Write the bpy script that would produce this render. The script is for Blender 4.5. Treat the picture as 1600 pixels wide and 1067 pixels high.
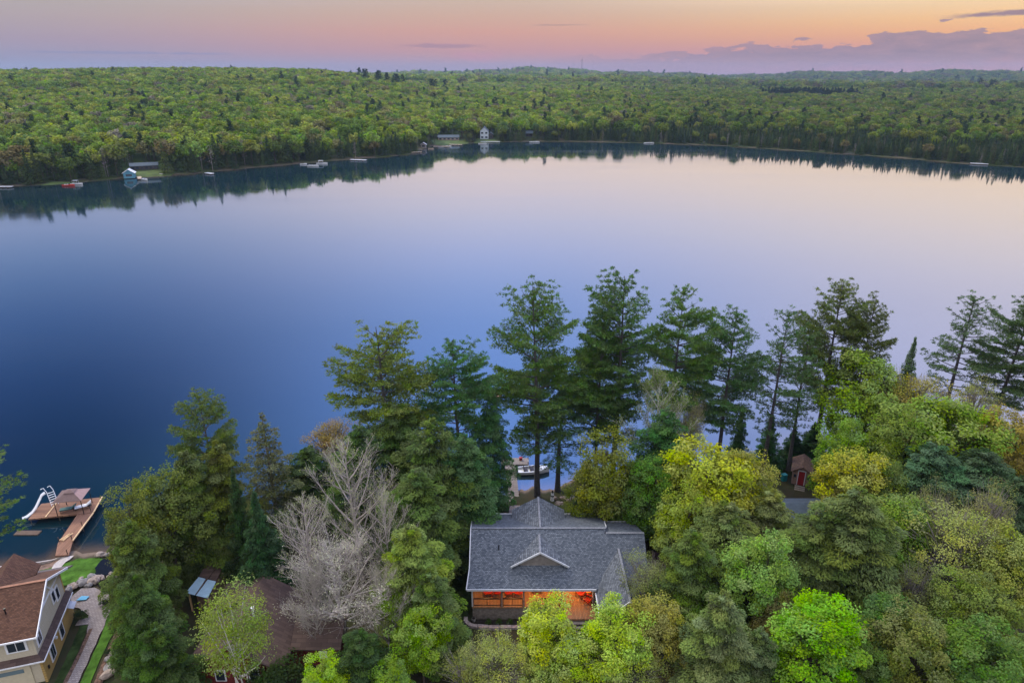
import bpy, bmesh, math, random
import numpy as np
from mathutils import Vector, Matrix, Euler
D = bpy.data
for o in list(D.objects): D.objects.remove(o, do_unlink=True)
SC = bpy.context.scene
COL = SC.collection
R_ = math.radians
PITCH, FPX, CH = R_(21.42), 1067.0, 50.0

# ------------------------------------------------------------------ camera
cd = D.cameras.new('camera'); cam = D.objects.new('camera', cd); COL.objects.link(cam)
cam.location = (0, 0, CH); cam.rotation_euler = (R_(90) - PITCH, 0, 0)
cd.sensor_width = 36; cd.lens = 24.0; cd.clip_start = 0.5; cd.clip_end = 20000
SC.camera = cam
SC.view_settings.view_transform = 'Standard'; SC.view_settings.look = 'None'
SC.view_settings.exposure = 0.0; SC.view_settings.gamma = 1.0
SC.render.engine = 'CYCLES'
SC.cycles.max_bounces = 6; SC.cycles.diffuse_bounces = 3; SC.cycles.glossy_bounces = 3
SC.cycles.transmission_bounces = 4; SC.cycles.transparent_max_bounces = 6

def at(px, py, z=0.0):
    dx = px - 800; dy = 533.5 - py
    vy = FPX * math.cos(PITCH) + dy * math.sin(PITCH); vz = -FPX * math.sin(PITCH) + dy * math.cos(PITCH)
    t = (z - CH) / vz
    return dx * t, vy * t
def pj(x, y, z):
    z -= CH
    d = y * math.cos(PITCH) - z * math.sin(PITCH); u = y * math.sin(PITCH) + z * math.cos(PITCH)
    return 800 + FPX * x / d, 533.5 - FPX * u / d
def azel(px, py):
    dx = px - 800; dy = 533.5 - py
    vy = FPX * math.cos(PITCH) + dy * math.sin(PITCH); vz = -FPX * math.sin(PITCH) + dy * math.cos(PITCH)
    return math.degrees(math.atan2(dx, vy)), math.degrees(math.atan2(vz, math.hypot(dx, vy)))
def lin(c):
    return tuple(((v / 255) / 12.92 if v <= 10 else ((v / 255 + 0.055) / 1.055) ** 2.4) for v in c)

# ------------------------------------------------------------------ node helper
class NT:
    def __init__(s, tree): s.t = tree; s.N = tree.nodes; s.L = tree.links
    def n(s, typ, **kw):
        nd = s.N.new(typ)
        for k, v in kw.items():
            if k == 'inp':
                for a, b in v.items(): s.put(nd.inputs[a], b)
            else: setattr(nd, k, v)
        return nd
    def put(s, sock, v):
        if isinstance(v, bpy.types.NodeSocket): s.L.new(v, sock)
        elif isinstance(v, (tuple, list)):
            sock.default_value = tuple(v) + (1.0,) if len(v) == 3 and len(sock.default_value) == 4 else tuple(v)
        else: sock.default_value = v
    def m(s, op, a, b=0.0, c=None, clamp=False):
        nd = s.N.new('ShaderNodeMath'); nd.operation = op; nd.use_clamp = clamp
        s.put(nd.inputs[0], a); s.put(nd.inputs[1], b)
        if c is not None: s.put(nd.inputs[2], c)
        return nd.outputs[0]
    def ramp01(s, v, a, b):          # 0 at a, 1 at b, smooth
        nd = s.N.new('ShaderNodeMapRange'); nd.interpolation_type = 'SMOOTHSTEP'
        s.put(nd.inputs[0], v); s.put(nd.inputs[1], a); s.put(nd.inputs[2], b)
        return nd.outputs[0]
    def lmap(s, v, a, b, c=0.0, d=1.0):
        nd = s.N.new('ShaderNodeMapRange')
        for i, q in enumerate((v, a, b, c, d)): s.put(nd.inputs[i], q)
        return nd.outputs[0]
    def mix(s, f, a, b, typ='MIX'):
        nd = s.N.new('ShaderNodeMix'); nd.data_type = 'RGBA'; nd.blend_type = typ
        s.put(nd.inputs[0], f); s.put(nd.inputs[6], a); s.put(nd.inputs[7], b)
        return nd.outputs[2]
    def ramp(s, v, stops, interp='LINEAR'):
        nd = s.N.new('ShaderNodeValToRGB'); e = nd.color_ramp; e.interpolation = interp
        while len(e.elements) > 1: e.elements.remove(e.elements[-1])
        e.elements[0].position = stops[0][0]; e.elements[0].color = tuple(stops[0][1]) + (1,)
        for p, c in stops[1:]:
            q = e.elements.new(p); q.color = tuple(c) + (1,)
        s.put(nd.inputs[0], v); return nd.outputs[0]
    def noise(s, scale, vec=None, detail=4, rough=0.55, dist=0.0):
        nd = s.N.new('ShaderNodeTexNoise'); nd.inputs['Scale'].default_value = scale
        nd.inputs['Detail'].default_value = detail; nd.inputs['Roughness'].default_value = rough
        nd.inputs['Distortion'].default_value = dist
        if vec is not None: s.L.new(vec, nd.inputs['Vector'])
        return nd.outputs['Fac']

# ------------------------------------------------------------------ world: dusk sky
IORW = 1.7
def fres(el):
    ci = math.sin(R_(max(el, 0.01))); g = math.sqrt(IORW ** 2 - 1 + ci * ci)
    A = (g - ci) / (g + ci); B = (ci * (g + ci) - 1) / (ci * (g - ci) + 1)
    return 0.5 * A * A * (1 + B * B)
DEEP = (0.003, 0.018, 0.027)   # colour of the water itself
DSKY = 1.7
def column(x, direct, refl, top):
    st = []
    for y, c in direct: st.append((azel(x, y)[1], lin(c)))
    for y, c in refl:
        e = -azel(x, y)[1]; f = fres(e)
        st.append((e, tuple(max(0.0, (v - d * DSKY * (1 - f)) / f) for v, d in zip(lin(c), DEEP))))
    st.append((62, tuple(0.5 * (a + b) for a, b in zip(st[-1][1], top)))); st.append((90, top))
    return [(math.sqrt(max(0.0, e) / 90.0), c) for e, c in st]
TOP = (2.25, 2.25, 2.45)
colL = column(60, [(116, (146, 150, 182)), (90, (154, 148, 176)), (60, (168, 152, 170)), (20, (178, 164, 168)), (0, (178, 169, 170))],
              [(352, (132, 148, 186)), (400, (104, 128, 172)), (450, (80, 108, 156)), (500, (62, 90, 140)), (550, (48, 76, 124)), (600, (36, 62, 108)),
               (700, (20, 42, 82)), (800, (13, 33, 68)), (1000, (16, 34, 60))], TOP)
colC = column(850, [(118, (158, 150, 180)), (104, (172, 148, 170)), (80, (200, 150, 152)), (50, (214, 160, 146)), (25, (210, 172, 154)), (0, (206, 182, 166))],
              [(252, (230, 208, 198)), (300, (210, 199, 207)), (350, (186, 188, 214)), (400, (162, 174, 216)), (450, (138, 160, 212)), (500, (120, 149, 208)),
               (600, (104, 140, 208)), (700, (96, 134, 204)), (800, (88, 126, 194)), (1000, (60, 92, 142))], TOP)
colR = column(1550, [(120, (190, 142, 160)), (100, (206, 144, 150)), (75, (224, 152, 134)), (50, (240, 174, 122)), (25, (246, 196, 138)), (0, (246, 212, 166))],
              [(290, (236, 212, 190)), (340, (224, 208, 200)), (400, (208, 200, 208)), (450, (194, 191, 210)), (500, (184, 184, 210)),
               (600, (174, 178, 212)), (700, (160, 168, 206)), (800, (130, 145, 190)), (1000, (90, 110, 150))], TOP)
W = D.worlds.new('World'); SC.world = W; W.use_nodes = True
w = NT(W.node_tree)
for nd in list(w.N): w.N.remove(nd)
tc = w.n('ShaderNodeTexCoord').outputs['Generated']
sx = w.n('ShaderNodeSeparateXYZ'); w.L.new(tc, sx.inputs[0])
X, Y, Z = sx.outputs
az = w.m('MULTIPLY', w.m('ARCTAN2', X, Y), 57.2958)
el = w.m('MULTIPLY', w.m('ARCSINE', Z), 57.2958)
t = w.m('SQRT', w.m('DIVIDE', w.m('MAXIMUM', el, 0.0), 90.0))
cL, cC, cR = w.ramp(t, colL), w.ramp(t, colC), w.ramp(t, colR)
c = w.mix(w.ramp01(az, -38, 0), cL, cC)
c = w.mix(w.ramp01(az, -4, 38), c, cR)
back = w.ramp(t, [(0, (0.22, 0.22, 0.36)), (0.3, (0.95, 0.88, 0.92)), (0.6, (1.6, 1.6, 1.75)), (1, TOP)])
c = w.mix(w.ramp01(w.m('ABSOLUTE', az), 60, 120), c, back)
# clouds, in sky direction coordinates
cv = w.n('ShaderNodeCombineXYZ', inp={0: w.m('MULTIPLY', az, 0.55), 1: w.m('MULTIPLY', el, 1.9), 2: 0.0}).outputs[0]
n1 = w.noise(1.0, cv, 7, 0.62)
n2 = w.noise(0.35, cv, 3, 0.5)
topel = w.m('ADD', w.m('ADD', w.lmap(az, 8, 33, 1.2, 2.75), w.m('MULTIPLY', w.m('SUBTRACT', n1, 0.5), 2.6)), w.m('MULTIPLY', w.m('SUBTRACT', n2, 0.5), 2.6))
bank = w.ramp01(w.m('SUBTRACT', topel, el), 0.0, 0.16)
bank = w.m('MULTIPLY', bank, w.ramp01(w.m('ADD', el, w.m('MULTIPLY', w.m('SUBTRACT', n1, 0.5), 1.6)), -0.1, 1.2))
bank = w.m('MULTIPLY', bank, w.ramp01(az, 1, 14))
cloudcol = w.mix(w.lmap(n1, 0.35, 0.65), w.mix(w.ramp01(az, 10, 34), lin((156, 134, 152)), lin((130, 120, 144))), w.mix(w.ramp01(az, 10, 34), lin((176, 140, 150)), lin((158, 134, 150))))
c = w.mix(w.m('MULTIPLY', bank, 0.92), c, cloudcol)
# thin wisps: one over the tower, one upper right, streaks over the middle
def wisp(c, a0, a1, e0, th, colr, amt, slope=0.0, cut=0.45):
    ec = w.m('ADD', e0, w.m('MULTIPLY', w.m('SUBTRACT', az, a0), slope))
    d = w.m('ABSOLUTE', w.m('SUBTRACT', el, ec))
    f = w.ramp01(w.m('ADD', d, w.m('MULTIPLY', w.m('SUBTRACT', n1, 0.5), th * 2.4)), th, th * 0.3)
    f = w.m('MULTIPLY', f, w.m('MULTIPLY', w.ramp01(az, a0, a0 + 3), w.ramp01(az, a1, a1 - 2.5)))
    return w.mix(w.m('MULTIPLY', f, amt), c, lin(colr))
c = wisp(c, -9.5, -1.5, 1.95, 0.2, (168, 132, 150), 0.75)
c = wisp(c, 0.5, 6.5, 3.42, 0.06, (176, 142, 140), 0.7)
c = wisp(c, 29.0, 48, 3.35, 0.22, (140, 120, 140), 0.95, 0.05)
c = wisp(c, -35, -20, 1.3, 0.12, (142, 140, 176), 0.6)
c = wisp(c, -6, 0.0, 1.2, 0.45, (210, 140, 158), 0.35)
sky = w.n('ShaderNodeTexSky', sky_type='NISHITA', sun_disc=False, sun_elevation=R_(4), sun_rotation=R_(50))
b1 = w.n('ShaderNodeBackground', inp={0: c, 1: 1.0})
b2 = w.n('ShaderNodeBackground', inp={0: sky.outputs[0], 1: 0.004})
ad = w.n('ShaderNodeAddShader'); w.L.new(b1.outputs[0], ad.inputs[0]); w.L.new(b2.outputs[0], ad.inputs[1])
wo = w.n('ShaderNodeOutputWorld'); w.L.new(ad.outputs[0], wo.inputs[0])
W.cycles.sampling_method = 'MANUAL'; W.cycles.sample_map_resolution = 512

sl = D.lights.new('sky_fill', 'SUN'); sky_fill = D.objects.new('sky_fill', sl); COL.objects.link(sky_fill)
sl.energy = 3.2; sl.angle = R_(16); sl.color = (1.0, 0.89, 0.70)  # added soft fill from the upper left, stands for sky glow after sunset
SAZ, SEL = R_(-42), R_(46)
sd = Vector((math.sin(SAZ) * math.cos(SEL), math.cos(SAZ) * math.cos(SEL), math.sin(SEL)))
sky_fill.rotation_euler = sd.to_track_quat('Z', 'Y').to_euler(); sky_fill.location = (60, 20, 90)

# ------------------------------------------------------------------ tagging
def tag(o, label=None, cat=None, group=None, kind=None):
    if label: o['label'] = label
    if cat: o['category'] = cat
    if group: o['group'] = group
    if kind: o['kind'] = kind
    return o
def empty(name, loc=(0, 0, 0), rz=0.0, label=None, cat=None, group=None):
    o = D.objects.new(name, None); COL.objects.link(o); o.location = loc; o.rotation_euler = (0, 0, rz)
    o.empty_display_size = 0.3
    return tag(o, label, cat, group)
def kids(o): return [c for c in D.objects if c.parent == o]
def copy_tree(o, parent=None, loc=None, rz=None, label=None, group=None, ch=None):
    c = o.copy(); COL.objects.link(c)
    if parent: c.parent = parent
    if loc is not None: c.location = loc
    if rz is not None: c.rotation_euler = (0, 0, rz)
    if label: c['label'] = label
    if group: c['group'] = group
    for k in kids(o): copy_tree(k, c)
    return c

# ------------------------------------------------------------------ materials
def mat(name, col, rough=0.8, metal=0.0, var=0.12, scale=3.0, bump=0.0, bscale=30.0, spec=0.3, emit=None, estr=0.0):
    m = D.materials.new(name); m.use_nodes = True; n = NT(m.node_tree)
    bs = n.N['Principled BSDF']
    if var:
        v = n.n('ShaderNodeTexCoord').outputs['Object']
        f = n.noise(scale, v, 5, 0.6)
        lo = tuple(x * (1 - var * 1.6) for x in col); hi = tuple(min(1, x * (1 + var * 1.6)) for x in col)
        n.put(bs.inputs['Base Color'], n.mix(n.lmap(f, 0.3, 0.7), lo, hi))
        if bump:
            f2 = n.noise(bscale, v, 4, 0.6)
            bp = n.n('ShaderNodeBump', inp={'Strength': bump, 'Height': f2}); bp.inputs['Distance'].default_value = 0.05
            n.L.new(bp.outputs[0], bs.inputs['Normal'])
    else: n.put(bs.inputs['Base Color'], tuple(col))
    bs.inputs['Roughness'].default_value = rough; bs.inputs['Metallic'].default_value = metal
    bs.inputs['Specular IOR Level'].default_value = spec
    if emit: n.put(bs.inputs['Emission Color'], emit); bs.inputs['Emission Strength'].default_value = estr
    return m

def leaf_mat(name, transl=0.35, far=False):
    m = D.materials.new(name); m.use_nodes = True; n = NT(m.node_tree)
    for nd in list(n.N): n.N.remove(nd)
    oi = n.n('ShaderNodeObjectInfo')
    base = oi.outputs['Color']
    if far:
        a = n.n('ShaderNodeAttribute', attribute_type='INSTANCER', attribute_name='tint')
        h = n.n('ShaderNodeAttribute', attribute_type='INSTANCER', attribute_name='has')
        base = n.mix(h.outputs['Fac'], base, a.outputs['Color'])
    v = n.n('ShaderNodeAttribute', attribute_type='GEOMETRY', attribute_name='v')
    s = n.n('ShaderNodeSeparateColor'); n.L.new(v.outputs['Color'], s.inputs[0])
    bri = n.lmap(s.outputs[0], 0, 1, 0.55, 1.5)
    cc = n.mix(1.0, base, n.n('ShaderNodeCombineColor', inp={0: bri, 1: bri, 2: bri}).outputs[0], 'MULTIPLY')
    hs = n.n('ShaderNodeHueSaturation', inp={'Hue': n.lmap(s.outputs[1], 0, 1, 0.472, 0.528), 'Saturation': n.lmap(s.outputs[2], 0, 1, 0.8, 1.12), 'Color': cc})
    d = n.n('ShaderNodeBsdfDiffuse', inp={0: hs.outputs[0]}); tr = n.n('ShaderNodeBsdfTranslucent', inp={0: hs.outputs[0]})
    mx = n.n('ShaderNodeMixShader', inp={0: transl}); n.L.new(d.outputs[0], mx.inputs[1]); n.L.new(tr.outputs[0], mx.inputs[2])
    o = n.n('ShaderNodeOutputMaterial'); n.L.new(mx.outputs[0], o.inputs[0])
    return m
M_leaf = leaf_mat('leaves'); M_needle = leaf_mat('needles', 0.2); M_far = leaf_mat('far_leaves', 0.3, True)
M_bark = mat('bark', (0.075, 0.06, 0.05), 0.95, var=0.3, scale=6, bump=0.6, bscale=18)
M_pinebark = mat('pine_bark', (0.058, 0.055, 0.06), 0.95, var=0.3, scale=5, bump=0.7, bscale=14)
M_grey = mat('grey_bark', (0.33, 0.295, 0.28), 0.9, var=0.2, scale=3)
M_greyd = mat('dull_grey_bark', (0.2, 0.18, 0.165), 0.9, var=0.25, scale=3)
M_birch = mat('birch_bark', (0.52, 0.5, 0.46), 0.85, var=0.3, scale=7)
M_twig = mat('twigs', (0.13, 0.105, 0.07), 0.9, var=0.2)

# ------------------------------------------------------------------ numpy mesh
def np_mesh(name, V, F, mi=None, attr=None, mats=(), smooth=False):
    V = np.asarray(V, np.float32); F = np.asarray(F, np.int32)
    me = D.meshes.new(name); k = F.shape[1]
    me.vertices.add(len(V)); me.vertices.foreach_set('co', V.ravel())
    me.loops.add(F.size); me.loops.foreach_set('vertex_index', F.ravel())
    me.polygons.add(len(F)); me.polygons.foreach_set('loop_start', np.arange(0, F.size, k, dtype=np.int32))
    me.polygons.foreach_set('loop_total', np.full(len(F), k, np.int32))
    if mi is not None: me.polygons.foreach_set('material_index', np.asarray(mi, np.int32))
    if smooth: me.polygons.foreach_set('use_smooth', np.ones(len(F), bool))
    for m in mats: me.materials.append(m)
    if attr is not None:
        a = me.color_attributes.new('v', 'FLOAT_COLOR', 'POINT')
        c = np.ones((len(V), 4), np.float32); c[:, :3] = attr; a.data.foreach_set('color', c.ravel())
    me.update(calc_edges=True)
    return me
def link(name, me, parent=None, loc=None):
    o = D.objects.new(name, me); COL.objects.link(o)
    if parent: o.parent = parent
    if loc is not None: o.location = loc
    return o

# ------------------------------------------------------------------ terrain
far_px = [(-500, 330), (-200, 308), (0, 292), (60, 290), (120, 286), (200, 278), (300, 272), (380, 264), (450, 258), (540, 250), (600, 246), (640, 242), (656, 236), (672, 229), (720, 225), (760, 223), (840, 221),
          (1000, 224), (1100, 227), (1200, 233), (1300, 240), (1400, 247), (1500, 256), (1600, 262), (1800, 282), (2100, 320)]
near_px = [(-700, 930), (-300, 900), (0, 884), (60, 880), (100, 868), (150, 862), (200, 852), (300, 832), (440, 812), (520, 800), (600, 790), (700, 782), (780, 773), (840, 765), (900, 752), (960, 745), (1050, 737), (1200, 722), (1300, 706), (1450, 682), (1600, 668), (1900, 660), (2300, 660)]
fa, fr = zip(*[(math.degrees(math.atan2(*at(*p))), math.hypot(*at(*p))) for p in far_px])
na, nr = zip(*[(math.degrees(math.atan2(*at(*p))), math.hypot(*at(*p))) for p in near_px])
def RF(az): return np.interp(az, fa, fr)
def RN(az):
    r = np.interp(az, na, nr)
    return r + 0.5 * np.sin(az * 1.1) + 0.35 * np.sin(az * 2.7 + np.sin(az * .7) * 2) + 0.25 * np.sin(az * 6.1 + 2 * np.sin(az * 1.3))
rg = np.random.default_rng(5)
_W = [(rg.uniform(-1, 1), rg.uniform(-1, 1), rg.uniform(0, 6.28)) for _ in range(14)]
def lump(x, y, s):
    z = 0
    for i, (a, b, p) in enumerate(_W): 
        k = s * (0.6 + 0.25 * i); z = z + np.sin((a * x + b * y) / k * 6 + p) / (1 + 0.25 * i)
    return z / 5
PL = ([0, 8, 30, 100, 250, 400, 700, 900, 1200, 2500, 6000], [0, 1, 3, 7, 13, 18, 34, 39.5, 28, 10, 5])
PC = ([0, 8, 30, 100, 300, 500, 800, 1000, 1500, 2500, 3200, 6000], [0, 0.8, 1.5, 3, 6, 9, 13, 17, 21, 8, 20, 0])
PR = ([0, 8, 60, 200, 500, 900, 1300, 1700, 2500, 3600, 6000], [0, 0.6, 1, 1.5, 3, 8, 12, 0, -4, 18, -5])
def height(x, y):
    x = np.asarray(x, float); y = np.asarray(y, float)
    r = np.hypot(x, y); a = np.degrees(np.arctan2(x, y))
    aa = np.abs(a)
    rf = RF(a); rn = RN(a)
    clo = np.clip((aa - 55) / 35, 0, 1)
    rn = rn + clo * 40; rf = rf * (1 - clo) + (rn + 1) * clo
    df = r - rf; dn = rn - r
    wl = np.clip((-4 - a) / 12, 0, 1); wl = wl * wl * (3 - 2 * wl); wr = np.clip((a - 8) / 16, 0, 1); wr = wr * wr * (3 - 2 * wr)
    hc = np.interp(df, *PC); h = hc * (1 - wl) * (1 - wr) + np.interp(df, *PL) * wl + np.interp(df, *PR) * wr
    h = h + np.clip((df - 60) / 500, 0, 1) * lump(x, y, 900) * 5.5 * (1 - .5 * wr)
    rid = np.exp(-((r - 3900) / 700) ** 2) * (6 + 9 * np.sin(a * .23 + 1.2) + 6 * np.sin(a * .61 + .5) + 3 * np.sin(a * 1.5)) + np.exp(-((r - 2500) / 350) ** 2) * (4 * np.sin(a * .4 + 2.5) + 4 * np.sin(a * .9) + 2 * np.sin(a * 2.1))
    h = h + rid + np.clip((df - 1500) / 1500, 0, 1) * lump(x, y, 3500) * 7
    hn = np.interp(dn, [0, 1.2, 3, 9, 25, 60, 200], [0, 0.45, 0.75, 1.3, 2.1, 3.6, 7])
    beach = np.clip((-36.5 - a) / 3, 0, 1)
    hn = hn * (1 - beach) + np.interp(dn, [0, 2.5, 8, 25, 60, 200], [0, 0.35, 1.1, 1.4, 2.5, 6]) * beach
    bed = -np.minimum(np.minimum(np.maximum(-dn, 0), np.maximum(-df, 0)) * 0.22, 5)
    z = np.where(dn > 0, hn, np.where(df > 0, h, bed))
    return z
def gz(x, y): return float(height(np.array([x]), np.array([y]))[0])

azs = np.concatenate([np.arange(-180, -60, 6), np.arange(-60, -46, 1), np.arange(-46, 46, 0.35), np.arange(46, 60, 1), np.arange(60, 180, 6)])
rs = [4.0]
while rs[-1] < 6400:
    r = rs[-1]; rs.append(r + (6 if r < 30 else 0.8 if r < 110 else 8 if r < 300 else 4 if r < 640 else r * 0.02))
rs = np.array(rs)
A, Rr = np.meshgrid(np.radians(azs), rs, indexing='ij')
X_, Y_ = Rr * np.sin(A), Rr * np.cos(A)
Z_ = height(X_, Y_)
na_, nr_ = A.shape
V = np.stack([X_, Y_, Z_], -1).reshape(-1, 3)
ii, jj = np.meshgrid(np.arange(na_), np.arange(nr_ - 1), indexing='ij'); i2 = (ii + 1) % na_
F = np.stack([ii * nr_ + jj, ii * nr_ + jj + 1, i2 * nr_ + jj + 1, i2 * nr_ + jj], -1).reshape(-1, 4)
c0 = len(V); V = np.vstack([V, [[0, 0, gz(0, 0.1)]]])
F = np.vstack([F, [[c0, i * nr_, ((i + 1) % na_) * nr_, c0] for i in range(na_)]])
me = D.meshes.new('ground'); me.from_pydata([], [], [])
F4 = F[:-na_]
me = np_mesh('ground', V[:-1], F4, smooth=True)
m = D.materials.new('forest_floor'); m.use_nodes = True; n = NT(m.node_tree); bs = n.N['Principled BSDF']
pos = n.n('ShaderNodeNewGeometry').outputs['Position']
sp = n.n('ShaderNodeSeparateXYZ'); n.L.new(pos, sp.inputs[0])
rr = n.n('ShaderNodeVectorMath', operation='LENGTH', inp={0: pos}).outputs['Value']
near = n.mix(n.lmap(n.noise(0.35, pos, 5, 0.6), 0.38, 0.62), (0.022, 0.032, 0.010), (0.05, 0.038, 0.022))
near = n.mix(n.lmap(n.noise(6.0, pos, 4, 0.6), 0.35, 0.7), near, (0.035, 0.035, 0.02))
near = n.mix(n.ramp01(sp.outputs[2], 0.55, 0.2), near, n.mix(n.noise(4.0, pos, 5, 0.7), (0.07, 0.05, 0.035), (0.22, 0.17, 0.13)))
farc = n.mix(n.lmap(n.noise(0.03, pos, 5, 0.6), 0.35, 0.65), (0.02, 0.045, 0.012), (0.035, 0.06, 0.015))
shore = n.mix(n.lmap(n.noise(0.08, pos, 4, 0.6), 0.4, 0.6), (0.03, 0.045, 0.012), (0.07, 0.06, 0.045))
farc = n.mix(n.ramp01(sp.outputs[2], 2.5, 0.6), farc, shore)
n.put(bs.inputs['Base Color'], n.mix(n.ramp01(rr, 150, 250), near, farc)); bs.inputs['Roughness'].default_value = 1.0; bs.inputs['Specular IOR Level'].default_value = 0.1
bp = n.n('ShaderNodeBump', inp={'Strength': 0.5, 'Height': n.noise(3.0, pos, 5, 0.65)}); n.L.new(bp.outputs[0], bs.inputs['Normal'])
me.materials.append(m)
o = link('ground', me); tag(o, kind='structure')

# water
rw = np.concatenate([np.arange(38, 90, 1.0), np.arange(90, 660, 10)])
aw = np.arange(-92, 92.1, 0.5)
A, Rr = np.meshgrid(np.radians(aw), rw, indexing='ij')
X_, Y_ = Rr * np.sin(A), Rr * np.cos(A)
dep = np.clip(-height(X_, Y_) / 0.5, 0, 1)
V = np.stack([X_, Y_, np.zeros_like(X_)], -1).reshape(-1, 3); nr_ = len(rw)
ii, jj = np.meshgrid(np.arange(len(aw) - 1), np.arange(nr_ - 1), indexing='ij')
F = np.stack([ii * nr_ + jj, (ii + 1) * nr_ + jj, (ii + 1) * nr_ + jj + 1, ii * nr_ + jj + 1], -1).reshape(-1, 4)
d = dep.reshape(-1)
me = np_mesh('water', V, F, attr=np.stack([d, d, d], -1))
m = D.materials.new('lake_water'); m.use_nodes = True; n = NT(m.node_tree)
for nd in list(n.N): n.N.remove(nd)
pos = n.n('ShaderNodeNewGeometry').outputs['Position']
at_ = n.n('ShaderNodeAttribute', attribute_name='v')
mpv = n.n('ShaderNodeVectorMath', operation='MULTIPLY', inp={0: pos, 1: (1.0, 0.55, 1.0)}).outputs[0]
nz = n.m('ADD', n.m('MULTIPLY', n.noise(1.3, mpv, 3, 0.5), 0.6), n.m('MULTIPLY', n.noise(0.12, mpv, 3, 0.5), 1.6))
bp = n.n('ShaderNodeBump', inp={'Strength': 0.10, 'Height': nz}); bp.inputs['Distance'].default_value = 0.06
dif = n.n('ShaderNodeBsdfDiffuse', inp={0: n.mix(at_.outputs['Fac'], (0.09, 0.065, 0.045), DEEP)})
gl = n.n('ShaderNodeBsdfGlossy', inp={0: (1, 1, 1), 1: n.lmap(n.noise(0.02, n.n('ShaderNodeVectorMath', operation='MULTIPLY', inp={0: pos, 1: (.35, 1.6, 1.0)}).outputs[0], 5, 0.6), 0.35, 0.65, 0.02, 0.10)}); n.L.new(bp.outputs[0], gl.inputs['Normal'])
fr_ = n.n('ShaderNodeFresnel', inp={0: IORW})
mx = n.n('ShaderNodeMixShader'); n.L.new(fr_.outputs[0], mx.inputs[0]); n.L.new(dif.outputs[0], mx.inputs[1]); n.L.new(gl.outputs[0], mx.inputs[2])
oo = n.n('ShaderNodeOutputMaterial'); n.L.new(mx.outputs[0], oo.inputs[0])
me.materials.append(m); o = link('water', me); tag(o, kind='structure')
# ------------------------------------------------------------------ foliage builders
def unit(v): return v / np.maximum(np.linalg.norm(v, axis=-1, keepdims=True), 1e-6)
class Fol:
    def __init__(s, seed): s.g = np.random.default_rng(seed); s.P = []; s.U = []; s.V = []; s.C = []; s.tv = []; s.tf = []; s.tn = 0
    def leaves(s, pos, axis, nrm, la, lb, col):       # diamonds: long half-axis la along axis, short lb
        n = len(pos)
        axis = unit(axis); b = unit(np.cross(axis, nrm))
        la = np.broadcast_to(np.asarray(la, float), (n,))[:, None]; lb = np.broadcast_to(np.asarray(lb, float), (n,))[:, None]
        s.P.append(np.stack([pos - axis * la, pos + b * lb, pos + axis * la, pos - b * lb], 1)); s.C.append(np.broadcast_to(col, (n, 3)))
    def tube(s, pts, rad, n=5):
        pts = np.asarray(pts, float); k = len(pts)
        tg = unit(np.gradient(pts, axis=0)); up = np.array([0.3, 0.2, 1.0]) if abs(tg[0][2]) < 0.8 else np.array([1.0, 0.1, 0.1])
        a = unit(np.cross(tg, up)); b = np.cross(tg, a)
        th = np.arange(n) * 2 * np.pi / n
        ring = pts[:, None] + (a[:, None] * np.cos(th)[None, :, None] + b[:, None] * np.sin(th)[None, :, None]) * np.asarray(rad, float)[:, None, None]
        i, j = np.meshgrid(np.arange(k - 1), np.arange(n), indexing='ij'); j2 = (j + 1) % n
        f = np.stack([i * n + j, i * n + j2, (i + 1) * n + j2, (i + 1) * n + j], -1).reshape(-1, 4) + s.tn
        s.tv.append(ring.reshape(-1, 3)); s.tf.append(f); s.tn += k * n
    def crown_mesh(s, name, m):
        P = np.concatenate(s.P).reshape(-1, 3); C = np.repeat(np.concatenate(s.C), 4, axis=0)
        return np_mesh(name, P, np.arange(len(P)).reshape(-1, 4), attr=np.clip(C, 0, 1), mats=[m])
    def wood_mesh(s, name, m):
        return np_mesh(name, np.concatenate(s.tv), np.concatenate(s.tf), mats=[m], smooth=True)
    def both(s, name, ml, mb):
        P = np.concatenate(s.P).reshape(-1, 3); C = np.repeat(np.concatenate(s.C), 4, axis=0); F = np.arange(len(P)).reshape(-1, 4)
        if s.tv:
            tv = np.concatenate(s.tv); tf = np.concatenate(s.tf)
            mi = np.concatenate([np.zeros(len(F)), np.ones(len(tf))]); F = np.vstack([F, tf + len(P)])
            P = np.vstack([P, tv]); C = np.vstack([C, np.full((len(tv), 3), 0.5)])
        else: mi = None
        return np_mesh(name, P, F, mi=mi, attr=np.clip(C, 0, 1), mats=[ml, mb])
def rnd(g, n): return unit(g.normal(size=(n, 3)))

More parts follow.
